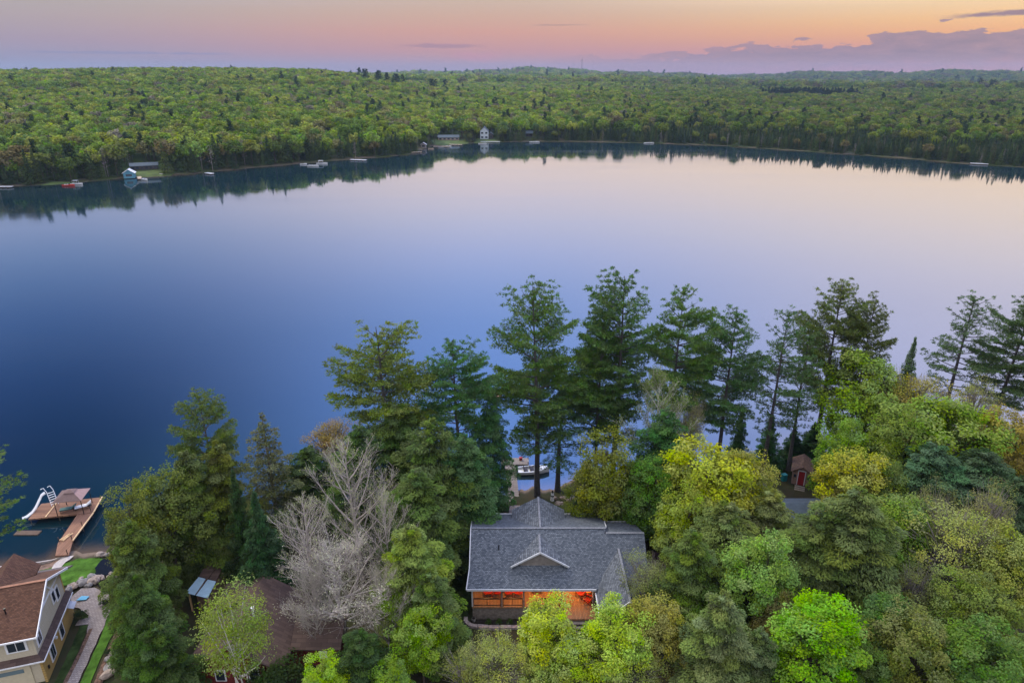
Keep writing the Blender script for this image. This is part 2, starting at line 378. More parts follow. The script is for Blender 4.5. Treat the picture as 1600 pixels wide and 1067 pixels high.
def decid(seed, h=14, R=5, ncl=165, nlf=125, ls=0.13, zc=0.6, vz=0.42, dens=1.0, rc=0.19, twigs=0, stems=1, lumps=0.5):
    f = Fol(seed); g = f.g
    cz = h * zc; az_ = h * vz
    d = rnd(g, ncl * 3); d = d[d[:, 2] > -0.75][:ncl]; ncl = len(d)
    lob = rnd(g, 7); lf = 1 + lumps * (np.max(np.clip(d @ lob.T, 0, 1) ** 4, axis=1) - 0.6)
    rad = lf * g.uniform(0.45, 1.0, ncl) ** 0.5 * 0.86
    rad[:ncl // 5] = g.uniform(.1, .62, ncl // 5); d[:ncl // 5, 2] = np.abs(d[:ncl // 5, 2]) * 1.3
    c = d * np.array([R, R, az_]) * rad[:, None] + [0, 0, cz]
    # trunk and limbs
    lean = g.normal(size=2) * 0.02 * h
    for s_ in range(stems):
        off = g.normal(size=2) * 0.25 * (stems > 1); sp = g.normal(size=2) * 0.12 * h * (stems > 1)
        zz = np.linspace(0, 0.9, 7)
        pts = np.stack([off[0] + lean[0] * zz + sp[0] * zz ** 1.3, off[1] + lean[1] * zz + sp[1] * zz ** 1.3, zz * h * (zc + vz) * 0.95], 1)
        f.tube(pts, np.linspace(h * 0.014, h * 0.003, 7) / (1 + 0.3 * (stems - 1)), 7)
    for k in g.choice(ncl, min(ncl, 26 + twigs), replace=False):
        e = c[k]; z0 = min(e[2] * g.uniform(0.45, 0.75), cz); st = np.array([lean[0] * z0 / h, lean[1] * z0 / h, z0])
        mid = st * 0.5 + e * 0.5 + [0, 0, -0.05 * h * g.random()] + g.normal(size=3) * 0.15
        f.tube([st, mid, e], [h * 0.006, h * 0.004, h * 0.0012], 4)
        if twigs:
            for _ in range(5):
                q = e + rnd(g, 1)[0] * R * 0.25; f.tube([mid, (mid + q) / 2 + g.normal(size=3) * 0.1, q], [h * .003, h * .002, h * .0008], 3)
    r0 = R * rc
    for k in range(ncl):
        n = int(nlf * g.uniform(0.6, 1.3) * dens)
        u = rnd(g, n) * (g.random(n) ** 0.4)[:, None]; u[:, 2] = np.where(u[:, 2] < 0, u[:, 2] * 0.55, u[:, 2] * 0.8)
        rk = r0 * g.uniform(0.7, 1.25)
        p = c[k] + u * rk
        out = unit(c[k] - [0, 0, cz * 0.9]) * 0.6
        nrm = unit(u * 0.7 + out + [0, 0, 0.9] + g.normal(size=(n, 3)) * 0.6)
        ax = np.cross(nrm, rnd(g, n))
        cv = np.stack([0.28 + 0.45 * g.random() + g.normal(size=n) * 0.16, 0.2 + 0.6 * g.random() + g.normal(size=n) * 0.15, np.full(n, g.random())], 1)
        f.leaves(p, ax, nrm, ls * g.uniform(0.7, 1.3, n), ls * 0.6, cv)
    return f

def pine(seed, h=27, R=5.3, base=0.33, ntuft=1.75, nd=17, lean=0.0, gap=1.25):
    f = Fol(seed); g = f.g
    z = np.linspace(0, 1, 9); wob = np.cumsum(g.normal(size=(9, 2)) * 0.05, axis=0)
    sp = np.stack([wob[:, 0] + lean * z * h, wob[:, 1], z * h], 1); f.tube(sp, np.interp(z, [0, .05, 1], [h * .0165, h * .013, h * .0012]), 8)
    def stem(zz): return np.array([np.interp(zz, sp[:, 2], sp[:, 0]), np.interp(zz, sp[:, 2], sp[:, 1]), zz])
    zc = h * base; th = g.random() * 6
    bias = g.random() * 6.28
    while zc < h * 0.985:
        t_ = (zc - h * base) / (h * (1 - base))
        prof = np.interp(t_, [0, .12, .35, .6, .8, .93, 1], [.62, .85, 1.0, .85, .6, .33, .1])
        for b in range(g.integers(3, 5)):
            th += 2.4 + g.normal() * 0.5
            L = R * prof * g.uniform(0.5, 1.15) * (1 + 0.18 * math.cos(th - bias))
            if g.random() < 0.07: L *= 1.25
            if L < 0.3: continue
            s0 = stem(zc + g.normal() * 0.15); dx = np.array([math.cos(th), math.sin(th), 0]); px = np.array([-dx[1], dx[0], 0])
            rise = np.interp(t_, [0, .5, 1], [-0.02, 0.16, 0.8]) + g.normal() * 0.07
            s = np.linspace(0, 1, 6)
            bp_ = s0 + dx * (s * L)[:, None] + np.array([0, 0, 1]) * ((rise * s + 0.16 * s ** 2.2) * L)[:, None] + px * (g.normal() * 0.1 * L * s ** 2)[:, None]
            f.tube(bp_, np.linspace(0.035 + L * 0.012, 0.012, 6), 4)
            # foliage pads on the outer part, fanned left and right
            nst = max(3, int(L * 1.9))
            for q in np.linspace(0.28 if t_ < .75 else .1, 1.0, nst):
                pb = s0 + dx * q * L + np.array([0, 0, 1]) * (rise * q + 0.16 * q ** 2.2) * L
                wl = (0.10 + 0.30 * math.sin(math.pi * min(1, q * 0.93))) * L * g.uniform(.6, 1.1)
                for sd_ in (-1, 1):
                    nt = max(1, int(wl * 2.2 * ntuft))
                    tq = (np.arange(nt) + g.random(nt)) / nt
                    tp = pb + (px * sd_ + dx * 0.75) * (tq * wl)[:, None] + np.array([0, 0, 1]) * (0.12 + tq * wl * 0.10 + g.normal(size=nt) * 0.05)[:, None]
                    P = np.repeat(tp, nd, axis=0); n = len(P)
                    ax = unit(rnd(g, n) + dx * 0.8 + np.array([0, 0, 0.35])); P = P + ax * 0.13 + g.normal(size=(n, 3)) * [.13, .13, .07]
                    cv = np.stack([np.repeat(0.25 + 0.5 * g.random(nt), nd) + g.normal(size=n) * .12, np.repeat(g.random(nt), nd) * .8 + .1, np.full(n, g.random())], 1)
                    f.leaves(P, ax, rnd(g, n) + np.array([0, 0, .8]), 0.17 * g.uniform(.8, 1.3, n), 0.046, cv)
        zc += gap * g.uniform(0.6, 1.35) * (1 - 0.3 * t_)
    for _ in range(8):   # dead stubs below the crown
        zz = h * base * g.uniform(.45, 1); th = g.random() * 6.28; s0 = stem(zz); L = g.uniform(.5, 1.8)
        f.tube([s0, s0 + [math.cos(th) * L, math.sin(th) * L, g.normal() * .2]], [.03, .008], 3)
    return f

def conif(seed, h=18, R=4, base=0.05, nb=150, droop=0.25, rise=0.1, per=14, ls=0.145, top=0.0, prof=None, sparse=1.0, wid=0.3):
    f = Fol(seed); g = f.g
    f.tube([[0, 0, 0], [g.normal() * .1, g.normal() * .1, h * .5], [0, 0, h]], [h * .014, h * .009, h * .001], 7)
    prof = prof or ([0, .1, .3, .6, .85, 1], [.75, .95, 1.0, .68, .3, .04])
    for b in range(nb):
        t_ = (b + g.random()) / nb; t_ = 1 - (1 - t_) ** 0.9
        zc = h * (base + (1 - base) * t_)
        L = R * np.interp(t_, *prof) * g.uniform(0.42, 1.2); th = b * 2.3999 + g.normal() * .35
        dx = np.array([math.cos(th), math.sin(th), 0]); px = np.array([-dx[1], dx[0], 0])
        s0 = np.array([0, 0, zc]); rs_ = rise + (0.5 if t_ > .93 else 0) * (t_ - .93) * 10; dr = droop * g.uniform(.7, 1.3)
        fz = lambda q: (rs_ * q - dr * q ** 2) * L
        f.tube([s0, s0 + dx * L * .5 + [0, 0, fz(.5)], s0 + dx * L + [0, 0, fz(1)]], [.03, .02, .006], 3)
        n = int(per * max(L, .35) * 10 * sparse)
        q = g.random(n) ** 0.65; side = g.uniform(-1, 1, n)
        wl = wid * L * np.sin(np.pi * np.clip(q * .8 + .12, 0, 1)) + .1
        hang = -np.abs(side) * wl * 0.4 + g.normal(size=n) * .13
        P = s0 + dx * (q * L)[:, None] + px * (side * wl)[:, None]; P[:, 2] += fz(q) + hang
        ax = unit(dx + px * side[:, None] * 1.1 + np.array([0, 0, 1]) * (rs_ - 2 * dr * q - .15)[:, None] + g.normal(size=(n, 3)) * .55)
        nr2 = unit(np.array([0, 0, 1.0]) + dx * .35 + g.normal(size=(n, 3)) * .5)
        bc = 0.12 + .5 * g.random()
        cv = np.stack([bc + .28 * q ** 2 + g.normal(size=n) * .13, .15 + .6 * g.random() + g.normal(size=n) * .12, np.full(n, g.random())], 1)
        f.leaves(P, ax, nr2, ls * g.uniform(.7, 1.3, n), ls * .34, cv)
    return f

def bare(seed, h=17, R=4.2, nb=30, sub=9, tw=7, lf=0.0, lsz=.05, base=.16, up=.9, r0=None, fine=5, droop=0.0):
    """upswept leafless crown: straight stem, ascending limbs, side shoots, fine twigs"""
    f = Fol(seed); g = f.g; Zu = np.array([0, 0, 1.0]); tips = []
    zz = np.linspace(0, 1, 8); wob = np.cumsum(g.normal(size=(8, 2)) * .06, axis=0); st = np.stack([wob[:, 0], wob[:, 1], zz * h], 1)
    f.tube(st, np.linspace(r0 or h * .011, .02, 8), 7)
    def curve(p, d, L, n, u, wig):
        pts = [p]
        for _ in range(n): d = unit(d + Zu * u / n + g.normal(size=3) * wig); pts.append(pts[-1] + d * L / n)
        return np.array(pts), d
    for k in range(nb):
        q = base + (1 - base) * ((k + g.random()) / nb) ** .85; th = k * 2.4 + g.normal() * .4
        p = np.array([np.interp(q, zz, st[:, i]) for i in range(3)]); dx = np.array([math.cos(th), math.sin(th), 0])
        L = R * 1.35 * np.interp(q, [0, .25, .5, .8, 1], [.7, 1.0, .95, .6, .22]) * g.uniform(.7, 1.15)
        b1, _ = curve(p, unit(dx + Zu * (.75 + .7 * q)), L, 6, up, .06); f.tube(b1, np.linspace(.025 + .009 * L, .01, 7), 4)
        for j in range(int(sub * (.5 + L / R * .6))):
            a = .15 + .85 * (j + g.random()) / sub; a = min(a, .98); i0 = min(int(a * 6), 5); pp = b1[i0] + (b1[i0 + 1] - b1[i0]) * (a * 6 - i0); bd = unit(b1[i0 + 1] - b1[i0])
            L2 = L * .42 * (1.15 - .7 * a) * g.uniform(.6, 1.3)
            b2, _ = curve(pp, unit(bd + unit(np.cross(bd, rnd(g, 1)[0])) * .55 + Zu * (.25 - droop)), L2, 4, up * .6 - droop, .1); f.tube(b2, np.linspace(.014, .007, 5), 3)
            for m in range(tw):
                a2 = .1 + .9 * (m + g.random()) / tw; a2 = min(a2, .98); i1 = min(int(a2 * 4), 3); p3 = b2[i1] + (b2[i1 + 1] - b2[i1]) * (a2 * 4 - i1); bd2 = unit(b2[i1 + 1] - b2[i1])
                b3, _ = curve(p3, unit(bd2 + unit(np.cross(bd2, rnd(g, 1)[0])) * .8 + Zu * (.2 - droop)), max(.25, L2 * .45) * g.uniform(.6, 1.3), 2, up * .3 - droop, .12); f.tube(b3, [.008, .006, .005], 3); tips += [b3[-1], b3[1]]
    if lf:
        T = np.array(tips); T = T[g.random(len(T)) < lf] if lf < 1 else np.repeat(T, int(lf), axis=0) + g.normal(size=(len(T) * int(lf), 3)) * .16
        n = len(T); f.leaves(T + g.normal(size=(n, 3)) * .05, rnd(g, n), rnd(g, n), lsz, lsz * .6, np.stack([.4 + g.random(n) * .4, g.random(n), g.random(n)], 1))
    return f

def weeping(seed, h=9, R=1.7, n=90, ls=.1):
    f = Fol(seed); g = f.g
    f.tube([[0, 0, 0], [.1, 0, h * .5], [0, .1, h * .95]], [.12, .09, .03], 6)
    for k in range(n):
        th = g.random() * 6.28; L = R * g.uniform(.25, 1); z0 = h * g.uniform(.6, 1); dx = np.array([math.cos(th), math.sin(th), 0]); drop = g.uniform(.4, .85) * z0
        s = np.linspace(0, 1, 6); P = dx * (L * (1 - (1 - s) ** 2.5))[:, None] + np.array([0, 0, 1]) * (z0 + .35 * np.sin(s * 3) - drop * s ** 1.6)[:, None]
        f.tube(P, np.linspace(.02, .006, 6), 3)
        m = 75; q = g.random(m); pp = np.stack([np.interp(q, s, P[:, i]) for i in range(3)], 1) + g.normal(size=(m, 3)) * .05
        f.leaves(pp, np.array([0, 0, -1.0]) + g.normal(size=(m, 3)) * .3, rnd(g, m), ls * 1.5, ls * .4, np.stack([.35 + .35 * g.random() + g.normal(size=m) * .1, g.random(m), np.full(m, .6)], 1))
    return f

PROTO = {}
def reg(kind, f, lm, bm, h, R):
    PROTO.setdefault(kind, []).append((f.crown_mesh(kind + '_crown', lm) if f.P else None, f.wood_mesh(kind + '_trunk', bm), h, R))
for s_ in range(5): reg('pine', pine(10 + s_, lean=(0, .02, -.03, .01, .03)[s_], base=(.30, .36, .28, .42, .33)[s_]), M_needle, M_pinebark, 27, 5.3)
for s_ in range(2): reg('thinpine', pine(30 + s_, R=4.6, ntuft=.75, gap=1.15, base=.3), M_needle, M_pinebark, 27, 4.6)
for s_ in range(4): reg('hemlock', conif(40 + s_, nb=150, droop=.34, rise=.26, R=4.2, wid=.34, prof=([0, .1, .35, .62, .82, .93, 1], [.7, .92, 1.0, .86, .6, .38, .1])), M_needle, M_bark, 18, 4.2)
for s_ in range(2): reg('larch', conif(50 + s_, nb=95, droop=.18, rise=.18, R=3.6, sparse=.55, prof=([0, .2, .5, .8, 1], [.6, 1, .75, .4, .05])), M_needle, M_greyd, 18, 3.6)
for s_ in range(3): reg('spruce', conif(60 + s_, h=12, R=2.5, nb=170, droop=.12, rise=-.08, ls=.11, prof=([0, .08, .5, 1], [.85, 1, .58, .03]), wid=.28), M_needle, M_bark, 12, 2.5)
for s_ in range(5): reg('maple', decid(70 + s_), M_leaf, M_bark, 14, 5)
for s_ in range(3): reg('airy', decid(80 + s_, nlf=62, ls=.09, twigs=70, ncl=170, rc=.18, lumps=.55), M_leaf, M_greyd, 14, 5)
for s_ in range(2): reg('tallmaple', decid(90 + s_, h=15, R=3.6, vz=.46, zc=.52, ncl=230, nlf=125, rc=.2, ls=.1, lumps=.2), M_leaf, M_bark, 15, 3.6)
for s_ in range(2): reg('bare', bare(100 + s_, lf=.6, R=4.6), M_leaf, M_grey, 17, 4.6)
reg('blossom', bare(104, h=10, R=4, nb=34, sub=10, tw=8, lf=1, lsz=.035, up=.5), M_leaf, M_grey, 10, 4)
reg('birchlight', bare(105, h=13, R=3.6, nb=22, lf=3, lsz=.06, up=.5, base=.35), M_leaf, M_birch, 13, 3.6)
reg('birch', decid(106, h=12, R=3.6, nlf=90, ls=.09, ncl=100, stems=4, zc=.62, vz=.4, rc=.3), M_leaf, M_birch, 12, 3.6)
reg('willow', weeping(107), M_leaf, M_bark, 9, 1.7)
reg('shrub', decid(108, h=2.4, R=1.3, ncl=26, nlf=90, ls=.08, zc=.5, vz=.45, rc=.38), M_leaf, M_bark, 2.4, 1.3)

# ------------------------------------------------------------------ far forest
def fdecid(seed, h=13, R=4.6, n=620, ls=.62):
    f = Fol(seed); g = f.g; ncl = 26
    d = rnd(g, 90); d = d[d[:, 2] > -.35][:ncl]; c = d * [R * .72, R * .72, h * .27] * g.uniform(.7, 1.05, (len(d), 1)) + [0, 0, h * .66]
    for q in c:
        m = n // ncl; u = rnd(g, m) * (g.random(m) ** .4)[:, None]; p = q + u * R * .34
        nr2 = unit(u + [0, 0, .8] + g.normal(size=(m, 3)) * .5)
        f.leaves(p, np.cross(nr2, rnd(g, m)), nr2, ls * g.uniform(.6, 1.2, m), ls * .6, np.stack([.25 + .45 * g.random() + g.normal(size=m) * .15, .2 + .6 * g.random() + g.normal(size=m) * .1, np.full(m, g.random())], 1))
    f.tube([[0, 0, 0], [0, 0, h * .6]], [.2, .1], 4); return f
def fconif(seed, h=14, R=2.4, n=760, ls=.5, base=.02):
    f = Fol(seed); g = f.g
    t_ = g.random(n) ** 1.25; th = g.random(n) * 6.28; lay = np.floor(t_ * 13) / 13
    r = R * (1 - t_) ** .8 * g.uniform(.35, 1.1, n) * (1 + .25 * np.sin(th * 3 + lay * 9)); dx = np.stack([np.cos(th), np.sin(th), 0 * th], 1)
    P = dx * r[:, None]; P[:, 2] = h * (base + (1 - base) * t_)
    f.leaves(P, dx + [0, 0, -.35] + g.normal(size=(n, 3)) * .3, dx * .5 + [0, 0, 1.0] + g.normal(size=(n, 3)) * .4, ls * (1.1 - .5 * t_), ls * .42, np.stack([.3 + .35 * g.random(n), .2 + .6 * g.random(n), np.full(n, .5)], 1))
    f.tube([[0, 0, 0], [0, 0, h]], [.17, .04], 4); return f
def fpine(seed, h=20, R=4.2):
    f = Fol(seed); g = f.g
    for k in range(26):
        t_ = k / 26; th = g.random() * 6.28; L = R * (np.interp(t_, [0, .4, 1], [.7, 1, .25])) * g.uniform(.5, 1.1); c = np.array([math.cos(th) * L * .55, math.sin(th) * L * .55, h * (.4 + .58 * t_)])
        m = 22; p = c + g.normal(size=(m, 3)) * [L * .3, L * .3, .3]; f.leaves(p, rnd(g, m), g.normal(size=(m, 3)) * .4 + [0, 0, 1], .6, .3, np.stack([.2 + .4 * g.random(m), g.random(m) * .6, np.full(m, .5)], 1))
    f.tube([[0, 0, 0], [0, 0, h]], [.25, .06], 4); return f
def fsnag(seed, h=11):
    f = Fol(seed); g = f.g
    f.tube([[0, 0, 0], [g.normal() * .2, 0, h]], [.12, .03], 3)
    for k in range(14):
        z0 = h * g.uniform(.3, .98); th = g.random() * 6.28; L = 1.6 * (1.1 - z0 / h); f.tube([[0, 0, z0], [math.cos(th) * L, math.sin(th) * L, z0 + g.uniform(-.1, .5)]], [.05, .02], 3)
    m = 60; p = np.stack([g.normal(size=m) * .6, g.normal(size=m) * .6, h * g.uniform(.3, .95, m)], 1); f.leaves(p, rnd(g, m), rnd(g, m), .35, .14, np.full((m, 3), .5)); return f
FAR = []
for s_ in range(5): FAR.append(('decid', fdecid(200 + s_).both('far_broadleaf', M_far, M_bark)))
for s_ in range(3): FAR.append(('conif', fconif(210 + s_, R=(2.5, 3.1, 2.1)[s_]).both('far_conifer', M_far, M_bark)))
for s_ in range(2): FAR.append(('pine', fpine(220 + s_).both('far_pine', M_far, M_bark)))
for s_ in range(2): FAR.append(('snag', fsnag(230 + s_).both('far_snag', M_far, M_greyd)))
ID = {'decid': [0, 1, 2, 3, 4], 'conif': [5, 6, 7], 'pine': [8, 9], 'snag': [10, 11]}
pc = D.collections.new('far_tree_kinds')
for i, (k, me) in enumerate(FAR):
    o = D.objects.new('kind_%02d' % i, me); pc.objects.link(o)
g = np.random.default_rng(77)
def scatter(r0, r1, area, a0=-44, a1=44):
    n = int(0.5 * R_(a1 - a0) * (r1 * r1 - r0 * r0) / area)
    r = np.sqrt(g.uniform(r0 * r0, r1 * r1, n)); a = g.uniform(a0, a1, n)
    return r, a
def palette(a, r, df, n):
    """tint, kind index and scale by place"""
    x = r * np.sin(np.radians(a)); y = r * np.cos(np.radians(a))
    l1 = lump(x, y, 260); l2 = lump(y, x, 120)
    tint = np.zeros((n, 3)); idx = np.zeros(n, int); sc = np.ones(n)
    right = np.clip((a - 2) / 14, 0, 1)
    con_band = np.where(a < 4, 22, 60 + right * 150)        # depth of the shoreline conifer belt
    pcon = np.clip(1.15 - df / con_band, 0, 1) * (0.55 + .35 * right) + .07 + .25 * (l1 > .55)
    u = g.random(n)
    is_c = u < pcon; is_snag = (~is_c) & (g.random(n) < .10 * (df < 120) * (.4 + right)); is_p = (~is_c) & (~is_snag) & (g.random(n) < .02 * (r < 800) + .006)
    pal = np.array([(.12, .19, .02), (.16, .22, .022), (.20, .23, .03), (.085, .15, .02), (.15, .15, .05), (.13, .115, .06), (.14, .13, .10), (.07, .12, .03)])
    pw = np.array([.28, .24, .15, .17, .06, .03, .015, .055]); pw2 = np.array([.22, .16, .14, .19, .15, .04, .03, .07])
    w_ = np.clip(.5 + l2 * .8 + right * .25 - (a < -5) * .25, 0, 1)
    k1 = g.choice(8, n, p=pw / pw.sum()); k2 = g.choice(8, n, p=pw2 / pw2.sum()); kk = np.where(g.random(n) < w_, k2, k1)
    tint[:] = pal[kk]; idx[:] = g.integers(0, 5, n); sc[:] = g.uniform(.78, 1.25, n)
    cp = np.array([(.045, .085, .03), (.06, .10, .03), (.075, .115, .035), (.04, .07, .035), (.10, .115, .05)])
    ck = g.integers(0, 5, n)
    tint[is_c] = cp[ck[is_c]]; idx[is_c] = g.integers(5, 8, is_c.sum()); sc[is_c] = g.uniform(.45, 1.0, is_c.sum()) * (1 - .18 * right[is_c])
    tint[is_snag] = (.2, .18, .17); idx[is_snag] = g.integers(10, 12, is_snag.sum()); sc[is_snag] = g.uniform(.6, 1.1, is_snag.sum())
    tint[is_p] = (.03, .06, .025); idx[is_p] = g.integers(8, 10, is_p.sum()); sc[is_p] = g.uniform(.7, 1.0, is_p.sum())
    sc = np.where(right > .5, sc * .9, sc)
    tint *= 1.25 * (1 + g.normal(size=(n, 1)) * .17) * (1 - .3 * right[:, None])
    return np.clip(tint, .01, .5), idx, sc
PT = []
CLEAR = []
for px, py, cr in ((224, 266, 12), (757, 217, 9.5), (701, 219, 14), (826, 213, 5), (90, 284, 7), (517, 229, 5), (662, 231, 5), (203, 277, 5)):
    x, y = at(px, py, 2.0); r1 = math.hypot(x, y); a1 = math.degrees(math.atan2(x, y)); r0 = float(RF(a1))
    for k in range(7): r = r0 + (r1 + 4 - r0) * k / 6; CLEAR.append((r * math.sin(R_(a1)), r * math.cos(R_(a1)), cr * (.75 if k < 5 else 1)))
for (r0, r1, area, smul) in [(300, 901, 13, 1.0), (300, 900, 30, .92), (900, 1600, 50, 1.1), (1600, 2600, 240, 2.1), (2600, 4600, 900, 3.3)]:
    r, a = scatter(r0, r1, area)
    df = r - RF(a); k = df > (5 if r0 == 300 else 0); r, a, df = r[k], a[k], df[k]
    if r1 == 901: k = df < np.where(a < 4, 16 + 10 * np.clip(lump(r * np.sin(np.radians(a)), r, 200), -1, 1), 40 + 130 * np.clip((a - 4) / 12, 0, 1)); r, a, df = r[k], a[k], df[k]
    x, y = r * np.sin(np.radians(a)), r * np.cos(np.radians(a))
    k = np.ones(len(x), bool)
    for cx, cy, cr in CLEAR: k &= np.hypot(x - cx, y - cy) > cr
    r, a, df, x, y = r[k], a[k], df[k], x[k], y[k]
    n = len(r); tint, idx, sc = palette(a, r, df, n)
    if r1 == 901:
        kk = (idx < 5); idx[kk] = g.integers(5, 8, kk.sum()); tint[kk] = np.array([.06, .095, .033]) * g.uniform(.7, 1.4, (kk.sum(), 1)); sc = g.uniform(.4, .92, n) * np.where(a > 4, .8, 1.0)
    # dark pine stand on the right ridge, pines on the ridge left of centre
    cx = 1140 + (x / y) * 0
    wv = 40 * np.sin(a * 2.1) + 25 * np.sin(a * 5.3); st = (a > 18.5 + g.random(n) * 1.5) & (a < 25.8 - g.random(n)) & (r > 1230 + wv) & (r < 1310 + wv * .5)
    idx[st] = 8; tint[st] = (.02, .042, .024); sc[st] = g.uniform(.7, 1.0, st.sum())
    st = (a > -12.5) & (a < -5) & (r > 1080) & (r < 1160) & (g.random(n) < .09)
    idx[st] = 9; tint[st] = (.03, .06, .03); sc[st] = 1.2
    z = height(x, y) - .3
    z = z - np.clip(smul - 1.15, 0, 2) * 9
    PT.append((np.stack([x, y, z], 1), tint, idx, sc * smul))
P = np.concatenate([p[0] for p in PT]); T = np.concatenate([p[1] for p in PT]); I = np.concatenate([p[2] for p in PT]); S = np.concatenate([p[3] for p in PT]) * 1.12
print('far forest instances', len(P))
me = D.meshes.new('far_forest'); me.vertices.add(len(P)); me.vertices.foreach_set('co', P.astype(np.float32).ravel())
def vat(nm, typ, arr, key='value'):
    a_ = me.attributes.new(nm, typ, 'POINT'); a_.data.foreach_set(key, arr.ravel())
T4 = np.ones((len(P), 4), np.float32); T4[:, :3] = T
vat('tint', 'FLOAT_COLOR', T4, 'color'); vat('kind', 'INT', I.astype(np.int32)); vat('sc', 'FLOAT', S.astype(np.float32)); vat('rot', 'FLOAT', g.uniform(0, 6.28, len(P)).astype(np.float32)); vat('has', 'FLOAT', np.ones(len(P), np.float32))
ff = link('forest', me); tag(ff, 'spring forest covering the hills across the lake', 'forest', kind='stuff')
gt = D.node_groups.new('forest_nodes', 'GeometryNodeTree')
gt.interface.new_socket('Geometry', in_out='INPUT', socket_type='NodeSocketGeometry'); gt.interface.new_socket('Geometry', in_out='OUTPUT', socket_type='NodeSocketGeometry')
gi = gt.nodes.new('NodeGroupInput'); go = gt.nodes.new('NodeGroupOutput')
ip = gt.nodes.new('GeometryNodeInstanceOnPoints'); ci = gt.nodes.new('GeometryNodeCollectionInfo'); ci.inputs['Collection'].default_value = pc
ci.inputs['Separate Children'].default_value = True; ci.inputs['Reset Children'].default_value = True
def nattr(nm, dt):
    q = gt.nodes.new('GeometryNodeInputNamedAttribute'); q.data_type = dt; q.inputs['Name'].default_value = nm
    return q.outputs['Attribute']
cx_ = gt.nodes.new('ShaderNodeCombineXYZ'); gt.links.new(nattr('rot', 'FLOAT'), cx_.inputs[2])
L_ = gt.links.new
L_(gi.outputs[0], ip.inputs['Points']); L_(ci.outputs[0], ip.inputs['Instance']); ip.inputs['Pick Instance'].default_value = True
L_(nattr('kind', 'INT'), ip.inputs['Instance Index']); L_(cx_.outputs[0], ip.inputs['Rotation']); L_(nattr('sc', 'FLOAT'), ip.inputs['Scale']); L_(ip.outputs[0], go.inputs[0])
md = ff.modifiers.new('forest', 'NODES'); md.node_group = gt

# individual trees of the waterline across the lake
g = np.random.default_rng(9)
sect = [(-38, -20, 'left shore'), (-20, -8.5, 'wooded point'), (-8.5, 4, 'beside the white house'), (4, 38, 'low right-hand shore')]
nt = 205; aa = np.linspace(-36.5, 36.5, nt) + g.normal(size=nt) * .12
for a in aa:
    df = abs(g.normal()) * 5 + 2.5; r = float(RF(a)) + df; x, y = r * math.sin(R_(a)), r * math.cos(R_(a))
    if any(math.hypot(x - cx, y - cy) < cr for cx, cy, cr in CLEAR): continue
    sn = [s[2] for s in sect if s[0] <= a < s[1]][0]
    right = a > 4
    u = g.random()
    if u < (.72 if right else .5): kd, ix, nm, lab = 'conif', g.integers(5, 8), 'conifer_tree', 'pointed green conifer at the far waterline, %s'; tn = [(.05, .085, .03), (.07, .11, .03), (.085, .12, .035), (.04, .075, .035)][g.integers(0, 4)]; s = g.uniform(.5, .95)
    elif u < .82: kd, ix, nm, lab = 'decid', g.integers(0, 5), 'broadleaf_tree', 'round leafy tree at the far waterline, %s'; tn = [(.09, .14, .025), (.14, .18, .03), (.15, .13, .05), (.12, .15, .03)][g.integers(0, 4)]; s = g.uniform(.55, 1.0)
    else: kd, ix, nm, lab = 'snag', g.integers(10, 12), 'bare_tree', 'thin leafless tree at the far waterline, %s'; tn = (.2, .18, .17); s = g.uniform(.7, 1.1)
    if right: s *= .8
    elif a < -18: s *= 1.42
    o = D.objects.new(nm, FAR[ix][1]); COL.objects.link(o); o.location = (x, y, gz(x, y) - .2); o.scale = (s * 1.1, s * 1.1, s); o.rotation_euler = (0, 0, g.random() * 6.28)
    o.color = (*tn, 1); tag(o, lab % sn, 'tree', nm.replace('_', ' ') + 's of the far waterline, ' + sn)
